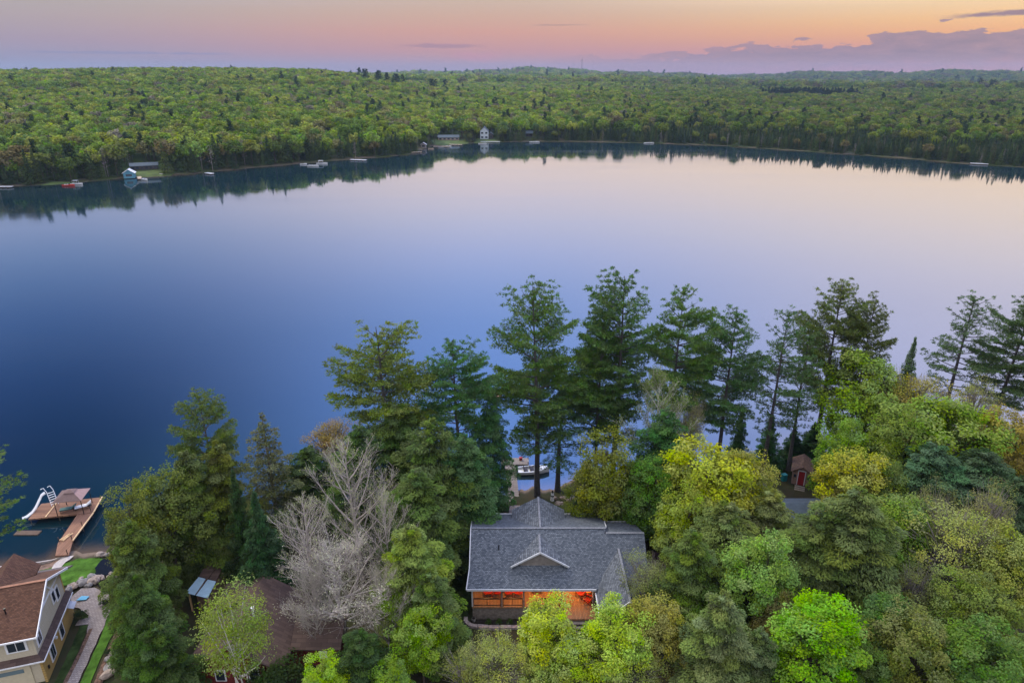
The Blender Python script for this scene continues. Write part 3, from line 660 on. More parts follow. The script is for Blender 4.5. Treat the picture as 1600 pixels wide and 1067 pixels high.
# ------------------------------------------------------------------ trees of the near shore
KN = {'pine': 'white_pine', 'thinpine': 'white_pine', 'hemlock': 'hemlock_tree', 'larch': 'larch_tree', 'spruce': 'spruce_tree', 'maple': 'maple_tree', 'airy': 'broadleaf_tree',
      'tallmaple': 'maple_tree', 'bare': 'bare_tree', 'blossom': 'bare_tree', 'birchlight': 'birch_tree', 'birch': 'birch_tree', 'willow': 'willow_tree', 'shrub': 'shrub'}
PI_ = {}; RT = random.Random(3)
def plant(kind, px, py, b, wpx, col, label, v=None, cat='tree', lean=0.0):
    """b < 60: height in metres, otherwise the picture row of the foot of the trunk"""
    protos = PROTO[kind]
    if v is None: v = PI_.get(kind, 0); PI_[kind] = v + 1
    cm, wm, h0, r0 = protos[v % len(protos)]
    bo = 1.35 if kind in ('pine', 'thinpine') else 1.2 if px < 720 else 1.35; col = tuple(q * bo * k_ for q, k_ in zip(col, (1.05, 1.0, .72) if kind in ('pine', 'thinpine') else (.86, 1.06, .9) if kind == 'hemlock' else (.93, 1.06, .8)))
    z = 2.0
    if b < 60:
        for _ in range(12):
            x, y = at(px, py, z + b); z = gz(x, y)
        h = b
    else:
        for _ in range(12):
            _, y = at(px, b, z); k = (y * math.cos(PITCH)); 
            # height whose top falls on row py at this depth
            ty = (533.5 - py) / FPX; c_, s_ = math.cos(PITCH), math.sin(PITCH)
            zt = (ty * y * c_ - y * s_) / (c_ + ty * s_)
            h = zt + CH - z; x = (px - 800) / FPX * (y * c_ - zt * s_); z = gz(x, y)
    _, yb = pj(x, y, z); dist = y * math.cos(PITCH) + (CH - z - h * .6) * math.sin(PITCH)
    R = wpx / 2 * dist / FPX * (1.22 if kind == 'hemlock' else .98 if kind == 'pine' else 1.12)
    t = empty(KN[kind], (x, y, z - .1), RT.random() * 6.28, label, cat)
    s = (R / r0, R / r0, h / h0)
    t.rotation_euler = (0, lean, t.rotation_euler[2]) if lean else t.rotation_euler
    if cm:
        c = link('crown', cm, t); c.scale = s; c.color = (*col, 1)
    wd = link('trunk', wm, t); wd.scale = s
    if 0: print('T %-9s px=%4d,%4d  h=%.1f  x=%.1f y=%.1f z=%.1f R=%.1f base_row=%d' % (kind, px, py, h, x, y, z, R, yb))
    return t
PG, PB, PO = (.055, .105, .032), (.04, .09, .045), (.085, .11, .035)
TREES = [
 # the pines standing against the lake, left to right
 ('thinpine', -78, 690, 905, 115, (.07, .12, .03), 'pine at the far left edge whose branch tip reaches over the lake'),
 ('pine', 315, 617, 842, 96, (.075, .115, .035), 'tall green pine rising above the hemlocks left of the grey larch', 3),
 ('larch', 408, 645, 838, 105, (.10, .10, .05), 'thin brownish green larch left of the bare golden tree'),
 ('pine', 600, 507, 800, 178, (.085, .125, .03), 'broad pine with long left-reaching limbs, leftmost of the tall shore pines', 1),
 ('pine', 715, 528, 795, 122, (.05, .12, .05), 'bluish green pine between the broad left pine and the one behind the cottage roof', 4),
 ('pine', 845, 446, 776, 148, (.06, .115, .035), 'very tall pine with bare lower trunk directly behind the grey cottage roof', 2),
 ('hemlock', 770, 616, 796, 62, (.05, .10, .04), 'narrow dark conifer in front of the swim raft left of the dock'),
 ('thinpine', 876, 604, 767, 100, (.05, .10, .05), 'shorter pine behind the tall trunk, right of the moored motorboat'),
 ('pine', 942, 490, 762, 100, (.05, .10, .035), 'pine on the left side of the tallest clump', 0),
 ('pine', 978, 427, 758, 140, (.055, .11, .04), 'tallest pine of all, in the clump right of the cottage', 2),
 ('pine', 1062, 453, 752, 118, (.065, .125, .04), 'green pine right of the tallest pine, above the pale birch', 3),
 ('pine', 1150, 488, 742, 118, (.05, .105, .045), 'leaning open pine above the yellow-green maple', 0),
 ('thinpine', 1230, 488, 742, 84, (.05, .10, .045), 'slim pine just left of the wooden shed', 0),
 ('thinpine', 1268, 520, 735, 76, (.05, .095, .04), 'slim lower pine directly behind the wooden shed', 1),
 ('pine', 1322, 438, 718, 125, (.07, .10, .035), 'brownish green tall pine above the right maples', 1),
 ('pine', 1368, 466, 715, 84, (.07, .095, .035), 'lower pine touching the right side of the brownish tall pine', 4),
 ('spruce', 1431, 527, 700, 56, (.06, .09, .05), 'small spruce tip showing above the golden maples'),
 ('thinpine', 1522, 465, 690, 92, (.05, .09, .045), 'lone layered pine with straight dark trunk near the right edge', 0),
 ('pine', 1612, 455, 690, 115, (.055, .095, .045), 'pine cut by the right edge of the photo', 2),
 # left group
 ('maple', 193, 765, 14, 105, (.12, .13, .03), 'olive maple beside the end of the wooden dock'),
 ('maple', 243, 730, 14.5, 125, (.105, .125, .03), 'wide olive maple at the front of the left group'),
 ('hemlock', 288, 703, 15, 105, (.08, .095, .025), 'olive hemlock in front of the tall left pine'),
 ('hemlock', 337, 690, 15, 95, (.10, .10, .025), 'yellowish hemlock in front of the tall left pine, right side'),
 ('spruce', 362, 735, 14, 72, (.028, .05, .02), 'dark pointed spruce behind the brown roofed cabin'),
 ('spruce', 396, 768, 13, 96, (.03, .06, .03), 'blue-green spruce behind the brown roofed cabin'),
 ('spruce', 388, 852, 7, 70, (.035, .065, .022), 'small bushy spruce right of the blue-panelled shed'),
 ('hemlock', 200, 815, 12, 92, (.08, .10, .025), 'drooping hemlock over the pond'),
 ('hemlock', 300, 768, 9.3, 120, (.065, .09, .022), 'shaded hemlock above the blue-panelled shed'),
 ('hemlock', 205, 895, 11, 88, (.055, .085, .02), 'dark hemlock beside the boulder wall and garden path'),
 ('maple', 205, 965, 7, 95, (.05, .085, .022), 'low dark tree at the bottom edge right of the path'),
 ('hemlock', 240, 975, 8.5, 92, (.045, .07, .018), 'dark hemlock left of the red cabin wall'),
 ('birch', 352, 914, 12, 112, (.17, .21, .04), 'yellow-green birch with white stems in front of the red cabin'),
 ('maple', 432, 800, 8, 75, (.03, .05, .018), 'small dark tree between the spruces and the grey bare trees'),
 ('airy', 516, 642, 12.3, 92, (.24, .15, .05), 'golden orange budding tree against the lake'),
 ('hemlock', 478, 700, 10, 90, (.05, .075, .025), 'dark low hemlock left of the golden budding tree'),
 # centre left
 ('hemlock', 560, 665, 15, 100, (.055, .085, .025), 'dark hemlock behind the top of the bare grey tree'),
 ('hemlock', 620, 632, 16, 110, (.075, .105, .028), 'large hemlock under the broad left pine'),
 ('hemlock', 672, 655, 17, 130, (.085, .11, .032), 'largest olive hemlock left of the cottage'),
 ('hemlock', 725, 680, 15, 100, (.05, .09, .035), 'dark hemlock behind the cottage lawn, left of the dock'),
 ('hemlock', 648, 735, 14, 120, (.075, .10, .03), 'olive hemlock right of the bare grey trees'),
 ('spruce', 738, 700, 13, 88, (.04, .08, .035), 'dark green spruce touching the left rear corner of the cottage'),
 ('bare', 545, 698, 15.5, 190, (.25, .26, .12), 'tallest bare grey tree left of the cottage', 0),
 ('bare', 472, 785, 13.5, 150, (.25, .26, .14), 'bare grey tree with upswept twigs beside the brown cabin roof', 1),
 ('bare', 600, 775, 13.5, 120, (.25, .26, .12), 'thin bare grey tree behind the round cedar', 1),
 ('blossom', 525, 868, 10, 215, (.40, .36, .33), 'pale whitish twiggy tree low in front of the bare trees'),
 ('blossom', 486, 905, 8.5, 100, (.30, .27, .26), 'pale twiggy tree over the right end of the brown cabin roof'),
 ('blossom', 600, 905, 8.5, 110, (.28, .25, .2), 'pale twiggy tree below the round cedar'),
 ('hemlock', 640, 822, 12.5, 120, (.14, .17, .03), 'rounded yellow-green cedar left of the cottage'),
 ('hemlock', 672, 890, 10, 90, (.09, .12, .03), 'lower green cedar beside the cottage lawn'),
 ('maple', 655, 945, 8.5, 95, (.14, .21, .02), 'bright green maple below the round cedar'),
 ('maple', 500, 1030, 7, 85, (.20, .30, .015), 'vivid lime bush-like maple at the bottom left of centre'),
 ('maple', 612, 1032, 6.5, 80, (.13, .20, .02), 'green maple at the bottom edge under the pale trees'),
 ('shrub', 425, 1030, 4, 80, (.03, .045, .015), 'dark shrub beside the red cabin', None, 'shrub'),
 ('hemlock', 560, 985, 8, 90, (.04, .065, .02), 'dark hemlock at the bottom behind the lime maple'),
 # right of the cottage, rear
 ('maple', 950, 680, 14.5, 120, (.12, .125, .02), 'olive gold maple behind the right end of the cottage roof', 0),
 ('maple', 925, 735, 10, 80, (.09, .10, .02), 'lower olive maple between the dock and the gold maple', 2),
 ('spruce', 906, 757, 8, 54, (.03, .065, .035), 'small dark spruce touching the rear gable of the cottage'),
 ('willow', 965, 768, 8.5, 46, (.10, .15, .03), 'small weeping willow behind the right end of the cottage'),
 ('maple', 1005, 720, 12, 90, (.075, .11, .02), 'dark green maple behind the willow', 3),
 ('birchlight', 1036, 588, 17, 120, (.14, .17, .06), 'pale stemmed birch with thin leaves right of the tallest pines'),
 ('airy', 1082, 596, 15, 72, (.22, .19, .10), 'pale buff budding tree between the birch and the leaning pine', 1),
 ('hemlock', 1040, 640, 15, 100, (.045, .09, .03), 'dark green conifer behind the pale birch'),
 ('tallmaple', 1025, 700, 14, 90, (.06, .11, .02), 'dark green tree between the willow and the yellow maple'),
 ('spruce', 1161, 638, 735, 46, (.035, .07, .035), 'small pointed spruce by the water above the yellow maple'),
 ('spruce', 1208, 645, 733, 50, (.03, .075, .03), 'pointed spruce left of the wooden shed'),
 ('spruce', 1275, 660, 722, 64, (.025, .05, .025), 'dark spruce right behind the wooden shed'),
 ('spruce', 1243, 668, 724, 50, (.025, .055, .028), 'dark spruce between the two slim pines'),
 ('airy', 1195, 742, 7, 70, (.14, .15, .05), 'thin small tree left of the wooden shed', 0),
 ('maple', 1108, 682, 15, 165, (.25, .25, .02), 'bright yellow-green maple right of the cottage', 1),
 ('maple', 1160, 692, 14, 112, (.19, .18, .035), 'golden brown maple touching the bright yellow one', 4),
 ('maple', 1064, 762, 12, 105, (.17, .20, .03), 'yellow-green tree right of the cottage roof end', 0),
 ('hemlock', 1140, 785, 12.5, 125, (.10, .115, .03), 'wide olive hemlock below the bright yellow maple'),
 ('hemlock', 1210, 768, 11, 125, (.12, .12, .035), 'wide olive hemlock below the wooden shed'),
 ('hemlock', 1085, 830, 12, 105, (.075, .10, .022), 'olive green tree beside the right end of the cottage'),
 ('maple', 1060, 880, 8, 70, (.10, .15, .02), 'green maple between the cottage wing and the bright round maple', 2),
 # right maples
 ('maple', 1375, 550, 18, 150, (.14, .19, .025), 'tall light green maple under the brownish pines', 2),
 ('airy', 1440, 560, 17.5, 130, (.22, .17, .04), 'golden airy maple under the small spruce tip', 0),
 ('maple', 1332, 652, 14, 100, (.12, .19, .02), 'round green maple right of the wooden shed', 3),
 ('maple', 1490, 610, 16.5, 175, (.13, .18, .025), 'broad green maple under the lone layered pine', 4),
 ('maple', 1405, 640, 15, 120, (.11, .14, .03), 'dull olive maple in the middle of the right group', 0),
 ('airy', 1535, 590, 15, 90, (.18, .17, .06), 'pale airy tree at the water under the lone pine', 2),
 ('maple', 1590, 635, 15, 115, (.20, .15, .035), 'orange tinted maple at the right edge', 1),
 ('hemlock', 1465, 695, 13, 130, (.05, .085, .045), 'dark bluish conifer below the broad green maple'),
 ('hemlock', 1545, 705, 12.5, 150, (.045, .07, .035), 'dark conifer at the right edge below the orange maple'),
 ('hemlock', 1600, 745, 12, 110, (.04, .06, .03), 'dark conifer cut by the right edge, below the other'),
 ('maple', 1395, 720, 12, 100, (.09, .12, .03), 'olive maple beside the dark conifers', 3),
 ('maple', 1350, 704, 13, 128, (.25, .23, .03), 'yellow maple right of the wooden shed, in front of the green one', 1),
 ('hemlock', 1345, 765, 15, 165, (.085, .10, .03), 'massive dark olive hemlock below the yellow maple'),
 ('hemlock', 1275, 800, 13, 120, (.085, .10, .032), 'olive hemlock between the grey roof and the massive one'),
 ('maple', 1420, 765, 13, 120, (.12, .17, .035), 'light green maple right of the massive hemlock', 4),
 ('airy', 1470, 745, 12, 80, (.15, .15, .06), 'thin greyish tree above the pale round tree', 1),
 ('airy', 1510, 768, 14, 150, (.22, .22, .07), 'pale yellowish round tree with visible stem near the right edge', 0),
 ('airy', 1560, 755, 13, 100, (.17, .16, .06), 'pale brownish tree behind the pale round tree', 2),
 ('maple', 1585, 825, 12, 120, (.19, .20, .04), 'yellow-green maple at the right edge, halfway down', 2),
 ('maple', 1203, 833, 12.5, 132, (.16, .24, .05), 'light green round maple in front of the olive hemlocks', 3),
 ('hemlock', 1165, 850, 10, 80, (.07, .09, .025), 'dark olive tree left of the light green round maple'),
 # front rows
 ('airy', 1022, 858, 10, 92, (.15, .16, .06), 'thin greyish birch-like tree in front of the cottage wing', 1),
 ('maple', 852, 936, 9.5, 120, (.26, .29, .035), 'yellow-green maple in front of the lit porch', 0),
 ('airy', 778, 990, 8, 110, (.22, .22, .06), 'pale airy tree at the bottom left of the porch maples', 0),
 ('maple', 900, 985, 8, 110, (.20, .24, .035), 'green maple below the gap between the porch maples', 2),
 ('maple', 960, 944, 10, 128, (.24, .31, .03), 'brightest lime maple in front of the cottage wing', 3),
 ('maple', 1030, 938, 9.5, 110, (.22, .19, .045), 'golden maple right of the lime maple', 1),
 ('airy', 985, 1000, 7.5, 130, (.17, .19, .05), 'pale green tree at the bottom edge below the lime maple', 2),
 ('airy', 740, 1000, 7.5, 90, (.16, .17, .05), 'thin pale tree at the bottom edge, leftmost of the front row', 1),
 ('maple', 860, 1020, 6.5, 110, (.16, .19, .04), 'olive green tree on the bottom edge below the porch', 4),
 ('hemlock', 1133, 925, 12.5, 118, (.12, .135, .05), 'greyish green hemlock at the bottom, right of the golden maple'),
 ('hemlock', 1190, 985, 9, 90, (.08, .10, .04), 'lower grey-green hemlock beside the vivid lime maple'),
 ('maple', 1215, 925, 9, 80, (.12, .10, .035), 'brownish maple behind the vivid lime maple', 2),
 ('tallmaple', 1292, 912, 13, 150, (.13, .235, .008), 'vivid lime green maple at the bottom, brightest in the photo', 0),
 ('maple', 1388, 920, 10, 95, (.07, .13, .035), 'blue-green maple right of the vivid lime one', 1),
 ('airy', 1440, 880, 10, 100, (.12, .12, .045), 'thin brownish tree between the pale round tree and the lime maple', 2),
 ('maple', 1445, 945, 11, 130, (.12, .13, .04), 'dull olive brown maple at the bottom right', 4),
 ('maple', 1500, 900, 10, 110, (.14, .17, .04), 'light olive maple in the lower right group', 0),
 ('maple', 1555, 900, 10.5, 120, (.12, .14, .035), 'olive tree at the right edge, lower down', 1),
 ('maple', 1540, 970, 10, 150, (.09, .15, .03), 'green maple in the bottom right corner', 3),
 ('maple', 1600, 980, 9, 110, (.11, .16, .03), 'green maple cut by the bottom right corner', 2),
 ('maple', 1370, 1010, 8, 90, (.08, .12, .03), 'low dark green maple at the bottom between lime and olive ones', 0),
]
for tr in TREES: plant(*tr)
# ------------------------------------------------------------------ solid builder
class MB:
    def __init__(s, org=(0, 0, 0)): s.v = []; s.f = []; s.m = []; s.o = Vector(org); s.sm = []
    def add(s, vs, fs, mi=0, sm=False):
        b = len(s.v); s.v += [tuple(Vector(p) - s.o) for p in vs]; s.f += [tuple(i + b for i in f) for f in fs]; s.m += [mi] * len(fs); s.sm += [sm] * len(fs); return s
    def box(s, x0, x1, y0, y1, z0, z1, mi=0, M=None):
        P = [Vector((x, y, z)) for z in (z0, z1) for x, y in ((x0, y0), (x1, y0), (x1, y1), (x0, y1))]
        if M is not None: P = [M @ p for p in P]
        return s.add(P, [(3, 2, 1, 0), (4, 5, 6, 7), (0, 1, 5, 4), (1, 2, 6, 5), (2, 3, 7, 6), (3, 0, 4, 7)], mi)
    def slab(s, poly, th, mi=0, dn=(0, 0, -1)):      # polygon thickened along dn
        n = len(poly); P = [Vector(p) for p in poly]; Q = [p + Vector(dn) * th for p in P]
        return s.add(P + Q, [tuple(range(n)), tuple(range(2 * n - 1, n - 1, -1))] + [(i, i + n, (i + 1) % n + n, (i + 1) % n) for i in range(n)], mi)
    def tube(s, pts, rad, n=6, mi=0, cap=True):
        pts = [Vector(p) for p in pts]; rad = rad if isinstance(rad, (list, tuple)) else [rad] * len(pts); R = []; F = []
        for i, p in enumerate(pts):
            d = (pts[min(i + 1, len(pts) - 1)] - pts[max(i - 1, 0)]).normalized(); a = d.cross(Vector((0.3, 0.2, 1)) if abs(d.z) < .8 else Vector((1, 0, 0))).normalized(); b = d.cross(a)
            R += [p + (a * math.cos(6.28318 * k / n) + b * math.sin(6.28318 * k / n)) * rad[i] for k in range(n)]
        for i in range(len(pts) - 1): F += [(i * n + k, i * n + (k + 1) % n, (i + 1) * n + (k + 1) % n, (i + 1) * n + k) for k in range(n)]
        s.add(R, F, mi, n > 6)
        if cap: s.add(R[:n] + R[-n:], [tuple(range(n - 1, -1, -1)), tuple(range(n, 2 * n))], mi)
        return s
    def ribbon(s, pts, w, th, mi=0):                # flat board following 3d points, width along horizontal normal
        pts = [Vector(p) for p in pts]; L = []; R = []
        for i, p in enumerate(pts):
            d = pts[min(i + 1, len(pts) - 1)] - pts[max(i - 1, 0)]; nn = Vector((-d.y, d.x, 0)).normalized() * w / 2; L.append(p + nn); R.append(p - nn)
        for i in range(len(pts) - 1): s.slab([R[i], R[i + 1], L[i + 1], L[i]], th, mi)
        return s
    def build(s, name, mats, parent=None, loc=None, **tg):
        me = D.meshes.new(name); me.from_pydata(s.v, [], s.f)
        for m in (mats if isinstance(mats, (list, tuple)) else [mats]): me.materials.append(m)
        me.polygons.foreach_set('material_index', s.m); me.polygons.foreach_set('use_smooth', s.sm); me.update()
        o = link(name, me, parent); 
        if loc is not None: o.location = loc
        elif parent is None: o.location = s.o
        return tag(o, **tg) if tg else o
def rotz(a, o=(0, 0, 0)): return Matrix.Translation(o) @ Matrix.Rotation(a, 4, 'Z')

# ------------------------------------------------------------------ procedural surfaces
def pattern(name, base, c1, c2, bw, bh, mortar=(0.05, .05, .05), msize=.01, rough=.85, axes='XZ', off=.5, stain=.25, bump=.4, spec=.2):
    """courses of shingles, boards or pavers in object coordinates"""
    m = D.materials.new(name); m.use_nodes = True; n = NT(m.node_tree); bs = n.N['Principled BSDF']
    tcx = n.n('ShaderNodeTexCoord').outputs['Object']; s = n.n('ShaderNodeSeparateXYZ'); n.L.new(tcx, s.inputs[0])
    i = {'X': 0, 'Y': 1, 'Z': 2}; q = n.n('ShaderNodeCombineXYZ', inp={0: s.outputs[i[axes[0]]], 1: s.outputs[i[axes[1]]], 2: 0.0}).outputs[0]
    br = n.n('ShaderNodeTexBrick'); n.L.new(q, br.inputs['Vector']); br.offset = off
    for k, v in {'Color1': c1, 'Color2': c2, 'Mortar': mortar}.items(): n.put(br.inputs[k], v)
    for k, v in {'Scale': 1.0, 'Mortar Size': msize, 'Mortar Smooth': .1, 'Bias': 0.0, 'Brick Width': bw, 'Row Height': bh}.items(): br.inputs[k].default_value = v
    c_ = n.mix(n.lmap(n.noise(.6, tcx, 5, .6), .35, .68, 0, stain), br.outputs['Color'], base)
    c_ = n.mix(n.lmap(n.noise(14, tcx, 3, .7), .3, .7, 0, .35), c_, tuple(x * .6 for x in base))
    n.put(bs.inputs['Base Color'], c_); bs.inputs['Roughness'].default_value = rough; bs.inputs['Specular IOR Level'].default_value = spec
    bp_ = n.n('ShaderNodeBump', inp={'Strength': bump, 'Height': n.m('SUBTRACT', 1.0, br.outputs['Fac'])}); bp_.inputs['Distance'].default_value = .02
    n.L.new(bp_.outputs[0], bs.inputs['Normal']); return m
M_shing = pattern('grey_shingles', (.055, .068, .09), (.05, .062, .085), (.18, .205, .25), .20, .11, (.05, .058, .072), .014, axes='XY', stain=.5)
M_shingX = pattern('grey_shingles_side', (.065, .078, .10), (.055, .068, .09), (.20, .225, .27), .20, .11, (.05, .052, .06), .012, axes='YZ', stain=.5)
M_brn = pattern('brown_shingles', (.07, .032, .02), (.06, .028, .018), (.15, .075, .048), .22, .12, (.04, .025, .02), .012, axes='XY', stain=.45)
M_brnd = pattern('dark_brown_roofing', (.07, .048, .042), (.06, .04, .036), (.11, .075, .066), .9, .3, (.03, .02, .02), .01, axes='XY', stain=.5)
M_deck = pattern('red_brown_deck_boards', (.20, .105, .07), (.19, .10, .065), (.29, .16, .10), 3.2, .14, (.05, .03, .02), .012, axes='XY', stain=.35)
M_deckY = pattern('deck_boards_across', (.21, .11, .072), (.20, .105, .068), (.31, .17, .11), 3.2, .14, (.05, .03, .02), .012, axes='YX', stain=.35)
M_greyd_ = pattern('weathered_boards', (.22, .19, .17), (.20, .17, .15), (.33, .29, .26), 2.4, .14, (.06, .05, .045), .014, axes='XY', stain=.3)
M_porch = pattern('porch_boards', (.24, .13, .07), (.26, .14, .075), (.34, .2, .11), 4, .14, (.06, .035, .02), .01, axes='YX', stain=.2)
M_clap = pattern('yellow_siding', (.42, .28, .09), (.42, .28, .09), (.46, .31, .11), 9, .13, (.3, .2, .07), .012, axes='YZ', stain=.1, bump=.5)
M_cream = pattern('cream_siding', (.52, .47, .36), (.52, .47, .36), (.56, .51, .40), 9, .13, (.33, .28, .2), .012, axes='YZ', stain=.1, bump=.5)
M_redw = pattern('red_board_wall', (.13, .022, .022), (.13, .022, .022), (.17, .03, .028), .16, 9, (.06, .01, .01), .012, axes='XZ', stain=.3, off=0)
M_grywall = mat('grey_wall', (.20, .18, .17), .9, var=.15)
M_white = mat('white_trim', (.68, .70, .74), .5, var=.05)
M_trimd = mat('pale_trim', (.45, .47, .52), .6, var=.08)
M_glass = mat('window_glass', (.02, .03, .045), .08, var=0, spec=.9)
M_glassb = mat('garage_glass', (.14, .2, .23), .15, var=0, spec=.8)
M_black = mat('black_metal', (.015, .015, .018), .4, metal=.3, var=.05)
M_wood = mat('dark_wood', (.09, .06, .045), .8, var=.25, scale=5)
M_post = mat('grey_wood', (.17, .145, .13), .85, var=.25, scale=5)
M_lum = mat('new_lumber', (.62, .43, .24), .75, var=.12, scale=4)
M_red = mat('red_paint', (.34, .022, .01), .45, var=.05)
M_rdoor = mat('dark_red_paint', (.20, .012, .015), .5, var=.08)
M_cedar = mat('cedar_wall', (.19, .12, .095), .8, var=.25, scale=4)
M_rroof = mat('rusty_brown_roofing', (.10, .06, .042), .85, var=.3, scale=4)
M_canv = mat('brown_canvas', (.13, .088, .085), .85, var=.08)
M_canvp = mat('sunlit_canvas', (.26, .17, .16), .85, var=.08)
M_slide = mat('white_plastic', (.72, .74, .78), .35, var=.04)
M_teal = mat('teal_cushion', (.06, .13, .13), .8, var=.15)
M_tealp = mat('teal_plastic', (.01, .16, .18), .5, var=.05)
M_stone = mat('pale_rock', (.27, .22, .19), .95, var=.45, scale=1.7, bump=.9, bscale=6)
M_stone2 = mat('grey_rock', (.20, .19, .19), .95, var=.4, scale=1.5, bump=.9, bscale=6)
M_block = mat('wall_block', (.26, .22, .22), .95, var=.3, scale=3, bump=.6, bscale=12)
M_pave = pattern('paving', (.23, .20, .20), (.20, .175, .175), (.30, .265, .26), .32, .2, (.10, .085, .08), .02, axes='XY', stain=.4)
M_conc = mat('concrete', (.38, .35, .34), .9, var=.15)
M_sand = mat('beach_sand', (.16, .105, .08), 1.0, var=.35, scale=1.2, bump=.5, bscale=20)
M_mulch = mat('bark_mulch', (.10, .06, .045), 1.0, var=.5, scale=5, bump=.9, bscale=18)
M_mulch2 = mat('dark_bed_soil', (.018, .014, .012), 1.0, var=.4, scale=5, bump=.9, bscale=18)
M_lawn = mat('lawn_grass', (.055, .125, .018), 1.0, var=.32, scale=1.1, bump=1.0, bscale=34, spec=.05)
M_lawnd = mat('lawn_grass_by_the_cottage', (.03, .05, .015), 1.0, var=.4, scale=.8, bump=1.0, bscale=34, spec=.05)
M_blue = mat('pale_blue_sheet', (.28, .42, .56), .3, var=.08, scale=1.5)
M_bluet = mat('blue_cloth', (.10, .32, .5), .8, var=.1)
M_pond = mat('pond_water', (.008, .012, .016), .04, var=0, spec=1.0)
M_warm = mat('lit_lamp_glass', (1, .7, .4), .4, var=0, emit=(1.0, .42, .10), estr=14)
M_orange = mat('orange_wood', (.55, .22, .05), .6, var=.12, scale=4)
M_steel = mat('mast_steel', (.16, .15, .17), .6, var=0)
M_bluew = mat('blue_painted_wall', (.06, .19, .27), .7, var=.1)
M_lroof = mat('pale_blue_grey_roofing', (.075, .10, .13), .95, var=.1)
M_dkwall = mat('dark_lodge_wall', (.05, .045, .05), .9, var=.15)
M_hull = mat('white_gelcoat', (.70, .72, .74), .3, var=.04)
M_seatd = mat('dark_upholstery', (.035, .03, .035), .7, var=.1)
M_tan = mat('weathered_tan_boards', (.36, .29, .22), .85, var=.2)

def strip_mesh(name, pts, w, zoff, m, rim=None, **tg):    # path or bed draped on the ground, centre line with widths
    V = []; F = []; n = len(pts); segs = []
    P = []
    for i in range(n - 1):
        k = max(2, int(math.hypot(pts[i + 1][0] - pts[i][0], pts[i + 1][1] - pts[i][1]) / .5))
        for j in range(k):
            t = j / k; P.append([pts[i][q] * (1 - t) + pts[i + 1][q] * t for q in range(len(pts[i]))])
    P.append(list(pts[-1])); NW = 6
    for i, p in enumerate(P):
        a, b = P[max(0, i - 1)], P[min(len(P) - 1, i + 1)]; d = Vector((b[0] - a[0], b[1] - a[1])).normalized(); ww = (p[2] if len(p) > 2 else w) / 2
        for q in range(NW + 1):
            u = (q / NW * 2 - 1) * ww * (1 + .06 * math.sin(i * 1.7) * (q in (0, NW))); x, y = p[0] - d.y * u, p[1] + d.x * u; V.append((x, y, gz(x, y) + zoff))
    for i in range(len(P) - 1):
        for q in range(NW): a = i * (NW + 1) + q; F.append((a, a + 1, a + NW + 2, a + NW + 1))
    me = D.meshes.new(name); me.from_pydata(V, [], F); me.materials.append(m); o = link(name, me); return tag(o, **tg)
def patch(name, poly, zoff, m, flat=None, rings=14, **tg):  # star-shaped area draped on the ground
    cx = sum(p[0] for p in poly) / len(poly); cy = sum(p[1] for p in poly) / len(poly); B = []
    rr_ = random.Random(len(poly))
    for i in range(len(poly)):
        a, b = poly[i], poly[(i + 1) % len(poly)]
        for j in range(8): t = j / 8; B.append((a[0] * (1 - t) + b[0] * t + rr_.uniform(-.08, .08), a[1] * (1 - t) + b[1] * t + rr_.uniform(-.08, .08)))
    V = []; F = []; n = len(B)
    for r in range(1, rings + 1):
        for x, y in B: X_, Y_ = cx + (x - cx) * r / rings, cy + (y - cy) * r / rings; V.append((X_, Y_, (gz(X_, Y_) + zoff) if flat is None else flat))
    for r in range(rings - 1):
        for i in range(n): F.append((r * n + i, r * n + (i + 1) % n, (r + 1) * n + (i + 1) % n, (r + 1) * n + i))
    F.append(tuple(range(n))); me = D.meshes.new(name); me.from_pydata(V, [], F); me.materials.append(m); o = link(name, me); return tag(o, **tg)

# ------------------------------------------------------------------ main cottage
O = (2.6, 55.0, 1.9)
cot = empty('cottage', O, 0, 'grey shingled cottage with front gable and orange lit porch', 'house')
def zf(y): return 9 - (55 - y) * .713      # front slope
def zb(y): return 9 - (y - 55) * .431      # rear slope
rf = MB(O)
rf.slab([(-3.95, 51.9, zf(51.9)), (7.9, 51.9, zf(51.9)), (9.1, 55, 9), (-3.95, 55, 9)], .16)
rf.slab([(-4.15, 50.16, 5.86), (8.3, 50.16, 5.86), (8.3, 51.9, zf(51.9)), (-3.95, 51.9, zf(51.9))], .16)
rf.slab([(-3.95, 55, 9), (9.1, 55, 9), (9.5, 60.7, zb(60.7)), (-4.1, 60.7, zb(60.7))], .16)
# right extension, front plane a little proud of the main one
e = .012
rf.slab([(7.9, 50.5, zf(50.5) + e), (12.75, 50.5, zf(50.5) + e), (12.75, 54.6, zf(54.6) + e), (9.05, 54.6, zf(54.6) + e), (7.9, 53.6, zf(53.6) + e)], .15)
rf.slab([(9.0, 54.6, zf(54.6) + e), (12.75, 54.6, zf(54.6) + e), (12.3, 58.2, 7.4), (9.2, 58.2, 7.4)], .15)
roof = rf.build('roof', M_shing, cot)
wr = MB(O)   # wing running forward on the right and the rear and front cross gables: side slopes
wr.slab([(10.15, 53.4, 7.84), (10.15, 46.4, 7.84), (7.72, 46.4, 5.5), (7.72, 50.2, 5.5), (7.85, 50.6, zf(50.6) + .03)], .14)
wr.slab([(10.15, 46.4, 7.84), (10.15, 53.4, 7.84), (12.6, 50.6, zf(50.6) + .03), (12.6, 46.4, 5.5)], .14)
wing = wr.build('wing_roof', M_shingX, cot)
gr_ = MB(O)
gr_.slab([(2.73, 55.0, 9.03), (2.73, 60.2, 9.03), (0.0, 60.3, 7.4), (0.0, 58.2, 7.4)], .12)
gr_.slab([(2.73, 60.2, 9.03), (2.73, 55.0, 9.03), (5.46, 58.2, 7.4), (5.46, 60.3, 7.4)], .12)
